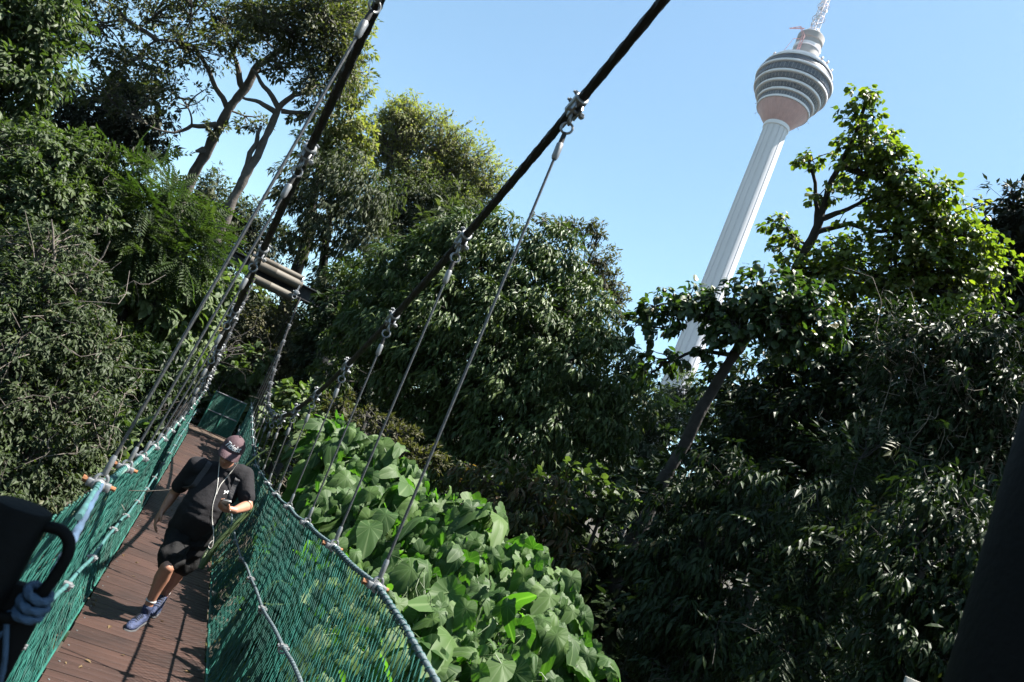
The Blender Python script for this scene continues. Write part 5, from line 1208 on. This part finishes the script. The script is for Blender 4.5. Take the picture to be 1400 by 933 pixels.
    # ---- shorts
    shp = [([c(-.10), c(.06)], [V([.166, .14, .09]), V([.168, .145, .08])], B)]
    for hip, kn, s in ((hipR, knR, -1), (hipL, knL, 1)):
        v = kn-hip; shp.append(([hip+up*.02, hip+v*.4, hip+v*.76], [.108, .108, .112]))
    sho = blob_mesh('shorts', shp, .009, SHORTS, 8, root)
    me2 = sho.data; n = len(me2.vertices); co = np.empty(n*3); no = np.empty(n*3); me2.vertices.foreach_get('co', co); me2.vertex_normals.foreach_get('vector', no); co = co.reshape(-1, 3); no = no.reshape(-1, 3)
    co += no*(.007*np.sin(co@rx*30-co@up*46+2.2*np.sin(co@up*14))+.004*np.sin(co@rx*70+co@up*30))[:, None]; me2.vertices.foreach_set('co', co.ravel()); me2.update()
    # ---- shoes
    for an, dirv, lift, in ((anR, V([-.32, -.95, -.10]), 0), (anL, V([-.10, -.95, -.42]), 1)):
        fd = dirv/np.linalg.norm(dirv); sd = np.cross(fd, V([0, 0, 1.])); sd /= np.linalg.norm(sd); fu = np.cross(sd, fd)
        fu = fu if fu[2] > 0 else -fu; F3 = np.stack([sd, fd, fu], 1)
        heel = an+V([0, 0, -.055])-fd*.035
        gz = .0 if not lift else .0
        low_ = heel[2]-.052
        if not lift: heel = heel+V([0, 0, .004-low_])
        else:
            toe_low = (heel+fd*.22)[2]-.045; heel = heel+V([0, 0, .006-toe_low])
        sroot = blob_mesh('shoe', [([heel, heel+fd*.09, heel+fd*.17+fu*-.008, heel+fd*.225+fu*-.014], [V([.038, .04, .046]), V([.040, .045, .048]), V([.047, .045, .036]), V([.034, .030, .026])], F3),
                              ([heel+fu*.02, an+V([0, .0, -.040])], [.038, .040])], .006, SHOE, 5, root)
        pr = [([heel+fu*-.036, heel+fd*.1+fu*-.036, heel+fd*.18+fu*-.038, heel+fd*.235+fu*-.032], [V([.041, .045, .016]), V([.041, .045, .016]), V([.050, .045, .015]), V([.038, .034, .014])], F3)]
        blob_mesh('sole', pr, .006, SOLE, 3, sroot)
        mb = MB()
        for k in range(5): t = .085+.022*k; mb.tube([heel+fd*t+sd*.026+fu*(.045-.09*(t-.08)), heel+fd*t+fu*(.056-.10*(t-.08)), heel+fd*t-sd*.026+fu*(.045-.09*(t-.08))], .0035, 5)
        mb.build('lace', BLACK, sroot)
        MB().tube([an+V([0, 0, .012]), an+V([0, 0, .03])], [.042, .040], 16, False).build('sock', SOLEW, root)
    # ---- cap (worn: its own thing, lettering is a part)
    cr = empty('cap', tuple(hp(0, 0, .07))); tag(cr, 'plum baseball cap with white script lettering on the walking man\'s bowed head', 'cap')
    cf = hf*.86+hu*.12; cf /= np.linalg.norm(cf); cu = hu*.98-hf*.12; cu -= cf*(cu@cf); cu /= np.linalg.norm(cu)
    cc = hp(0, -.002, .040); Rx, Ry, Rz = .092, .108, .112
    mb = MB(); nu, nv = 40, 14; VV = []; FF = []
    def dome(a, e, k=1.0): return cc+k*(hx*Rx*math.cos(e)*math.sin(a)+cf*Ry*math.cos(e)*math.cos(a)+cu*(Rz*math.sin(e)*(1.0+.06*math.cos(a)*math.cos(e))))
    for j in range(nv+1):
        for i in range(nu): VV.append(dome(2*PI*i/nu, (PI/2)*j/nv*.995, 1.0+(.004 if i % 7 == 0 else 0)))
    FF = [(j*nu+i, j*nu+(i+1) % nu, (j+1)*nu+(i+1) % nu, (j+1)*nu+i) for j in range(nv) for i in range(nu)]
    mb.add(VV, FF); mb.ball(dome(0, PI/2, 1.02), .009); crown = mb.build('cap_crown', CAPM, cr)
    VV = []; n1, n2 = 25, 7
    for t, off in ((0, .0), (1, -.006)):
        for j in range(n2):
            for i in range(n1):
                a = (i/(n1-1)-.5)*2*1.38; q_ = j/(n2-1); base_ = dome(a, .03)
                out_ = .070*math.cos(a*1.08)**.7 if abs(a*1.08) < PI/2 else 0
                VV.append(base_+cf*(out_*q_)+hx*(.05*math.sin(a)*out_/.078*q_*.25)+cu*(off-.034*q_*q_-.30*(math.sin(a)*.09)**2*q_*10))
    m1 = n1*n2; FF = []
    for t in (0, 1):
        for j in range(n2-1):
            for i in range(n1-1):
                f_ = (t*m1+j*n1+i, t*m1+j*n1+i+1, t*m1+(j+1)*n1+i+1, t*m1+(j+1)*n1+i); FF.append(f_ if t else f_[::-1])
    for i in range(n1-1): a_ = (n2-1)*n1+i; FF.append((a_, a_+1, m1+a_+1, m1+a_))
    MB().add(VV, FF).build('cap_brim', CAPM, cr)
    # lettering wrapped on the crown
    tx = bpy.data.curves.new('lettering', 'FONT'); tx.body = 'Titleist'; tx.size = 1.0; tx.shear = .32; tx.space_character = .95; tx.align_x = 'CENTER'; tx.offset = .014; tx.extrude = 0.0; tx.resolution_u = 3
    to = bpy.data.objects.new('tmp', tx); COL.objects.link(to); dg = bpy.context.evaluated_depsgraph_get(); dg.update()
    tm = bpy.data.meshes.new_from_object(to.evaluated_get(dg)); bpy.data.objects.remove(to)
    bmt = bmesh.new(); bmt.from_mesh(tm); bmesh.ops.triangulate(bmt, faces=bmt.faces[:])
    bmesh.ops.subdivide_edges(bmt, edges=bmt.edges[:], cuts=1); bmesh.ops.triangulate(bmt, faces=bmt.faces[:])
    bmt.verts.index_update(); xs = np.array([v.co.x for v in bmt.verts]); wid = xs.max()-xs.min(); xm = (xs.max()+xs.min())/2
    sc = 1.62/wid
    LV = [dome((v.co.x-xm)*sc, .44+(v.co.y-.36)*sc*.92+.10*(v.co.x-xm)*sc*0, 1.03) for v in bmt.verts]; LF = [[v.index for v in f_.verts] for f_ in bmt.faces]; bmt.free()
    # seen from the front the text must run from his right to his left
    if (LV[int(np.argmax(xs))]-LV[int(np.argmin(xs))])@CX < 0:
        xs2 = xs
        raise RuntimeError('lettering mirrored')
    MB().add(LV, LF).build('lettering', WHITE, cr, smooth=False)
    # ---- phone
    pr_ = empty('phone', tuple(ph_c)); tag(pr_, 'small dark phone with a pale edge held in the walking man\'s hand', 'phone')
    Rp = np.stack([px_, py_, pn], 1)
    MB().box(ph_c, (.068, .125, .010), Rp, bev=.0035).build('phone_case', BLACK, pr_)
    MB().box(ph_c+pn*.0058, (.060, .105, .0015), Rp).build('screen', mat('phone_screen', (.02, .022, .025), .08), pr_)
    MB().box(ph_c-py_*.0+pn*-.0062, (.066, .122, .003), Rp, bev=.001).build('back_plate', mat('pale_metal', (.35, .35, .35), .3, .6), pr_)
    # ---- earphone cord
    er = empty('earphones', tuple(neck)); tag(er, 'white earphone cord hanging in a long loop down the man\'s dark shirt', 'earphones')
    CORD = mat('white_cord', (.38, .365, .34), .5)
    def hang(pix, y0=None):
        P = []
        for (a, b, dy) in pix:
            p = at(a, b, y=yb-.3); h = bvh.ray_cast(Vector(EYE-rw), Vector(p-EYE).normalized())
            if h[0] is not None and dy is None: P.append(np.array(h[0])+rw+fr*.006)
            else: P.append(at(a, b, y=yb+(dy if dy is not None else -.3)))
        P = np.array(P); t = np.linspace(0, 1, len(P)); q_ = np.linspace(0, 1, 80)
        S = np.stack([np.interp(q_, t, P[:, k]) for k in range(3)], -1)
        for _ in range(12): S[1:-1] = (S[:-2]+2*S[1:-1]+S[2:])/4
        return S
    mb = MB(); mb.tube(np.concatenate([[hp(-.080, .008, -.012)], hang([(300, 634, -.10), (298.5, 648, None), (298, 660, None), (296, 674, None), (291, 688, None), (290, 700, None), (290, 712, None), (292, 724, -.24), (292, 742, -.24), (289, 751, -.24), (284.5, 749, -.24), (286, 743, -.23), (291, 739, -.22)])]), .0033, 6); mb.build('cord', CORD, er)
    mb = MB(); mb.tube(np.concatenate([[hp(.080, .008, -.012)], hang([(325, 633, -.10), (318, 643, None), (309, 654, None), (302, 662, None), (298.5, 669, None), (296, 676, None)])]), .0030, 6); mb.build('cord', CORD, er)
    mb = MB(); mb.tube(hang([(315, 698, -.42), (312, 705, -.36), (309, 713, -.33)]), .003, 6); mb.build('cord', CORD, er)
    for s in (-1, 1): MB().ball(hp(s*.083, .008, -.010), .0085).build('earbud', CORD, er)
    # ---- backpack
    bk = empty('backpack', tuple(c(.6)-fr*.2)); tag(bk, 'dark backpack on the walking man\'s back, only its shoulder straps showing', 'backpack')
    PACK = mat('pack_cloth', (.016, .015, .018), .75, bump=.3, bscale=80, var=.15)
    blob_mesh('pack_body', [([c(.18)-fr*.215, c(.5)-fr*.225, c(.80)-fr*.19], [V([.13, .07, .07]), V([.14, .085, .07]), V([.115, .07, .06])], B)], .012, PACK, 6, bk)
    for s, sp in ((-1, shR), (1, shL)):
        a0 = c(.88)+rx*s*.115-fr*.10; mid = [c(.955)+rx*s*.118-fr*.06, c(.97)+rx*s*.122+fr*.0]
        fpts = [on_shirt(c(t)+rx*s*(.128+.03*(1-t)), .010) for t in (.93, .88, .82, .74, .66, .58)]
        e_ = c(.45)+rx*s*.205-fr*.04
        P = np.array([a0]+mid+fpts+[e_]); t = np.linspace(0, 1, len(P)); q_ = np.linspace(0, 1, 50)
        S = np.stack([np.interp(q_, t, P[:, k]) for k in range(3)], -1)
        for _ in range(5): S[1:-1] = (S[:-2]+2*S[1:-1]+S[2:])/4
        W = rx*.021; mbx = MB(); V4 = []
        T_ = np.gradient(S, axis=0); T_ /= np.linalg.norm(T_, axis=1)[:, None]
        for p, tt in zip(S, T_):
            w_ = rx-tt*(rx@tt); w_ /= np.linalg.norm(w_); nn = np.cross(w_, tt); nn = nn if nn@fr > 0 else -nn
            V4 += [p-w_*.021-nn*.004, p+w_*.021-nn*.004, p+w_*.021+nn*.006, p-w_*.021+nn*.006]
        F4 = [(i*4+k, i*4+(k+1) % 4, i*4+4+(k+1) % 4, i*4+4+k) for i in range(49) for k in range(4)]
        mbx.add(V4, F4); mbx.build('strap', PACK, bk)
man()

# ------------------------------------------------------------------ humid air
def haze():
    o = MB(); o.box((0, 20, 168), (1836, 1836, 366)); o = o.build('haze', mat('haze_air', (1, 1, 1)), None, False); tag(o, kind='stuff')
    m = o.data.materials[0]; n = m.node_tree.nodes; l = m.node_tree.links
    for q in list(n):
        if q.type != 'OUTPUT_MATERIAL': n.remove(q)
    v = n.new('ShaderNodeVolumePrincipled'); v.inputs['Color'].default_value = (.62, .80, 1, 1); v.inputs['Density'].default_value = HAZE; v.inputs['Anisotropy'].default_value = .2
    l.new(v.outputs[0], n['Material Output'].inputs['Volume'])
    o.display_type = 'WIRE'
    return o
HAZE = 0.00006
haze()
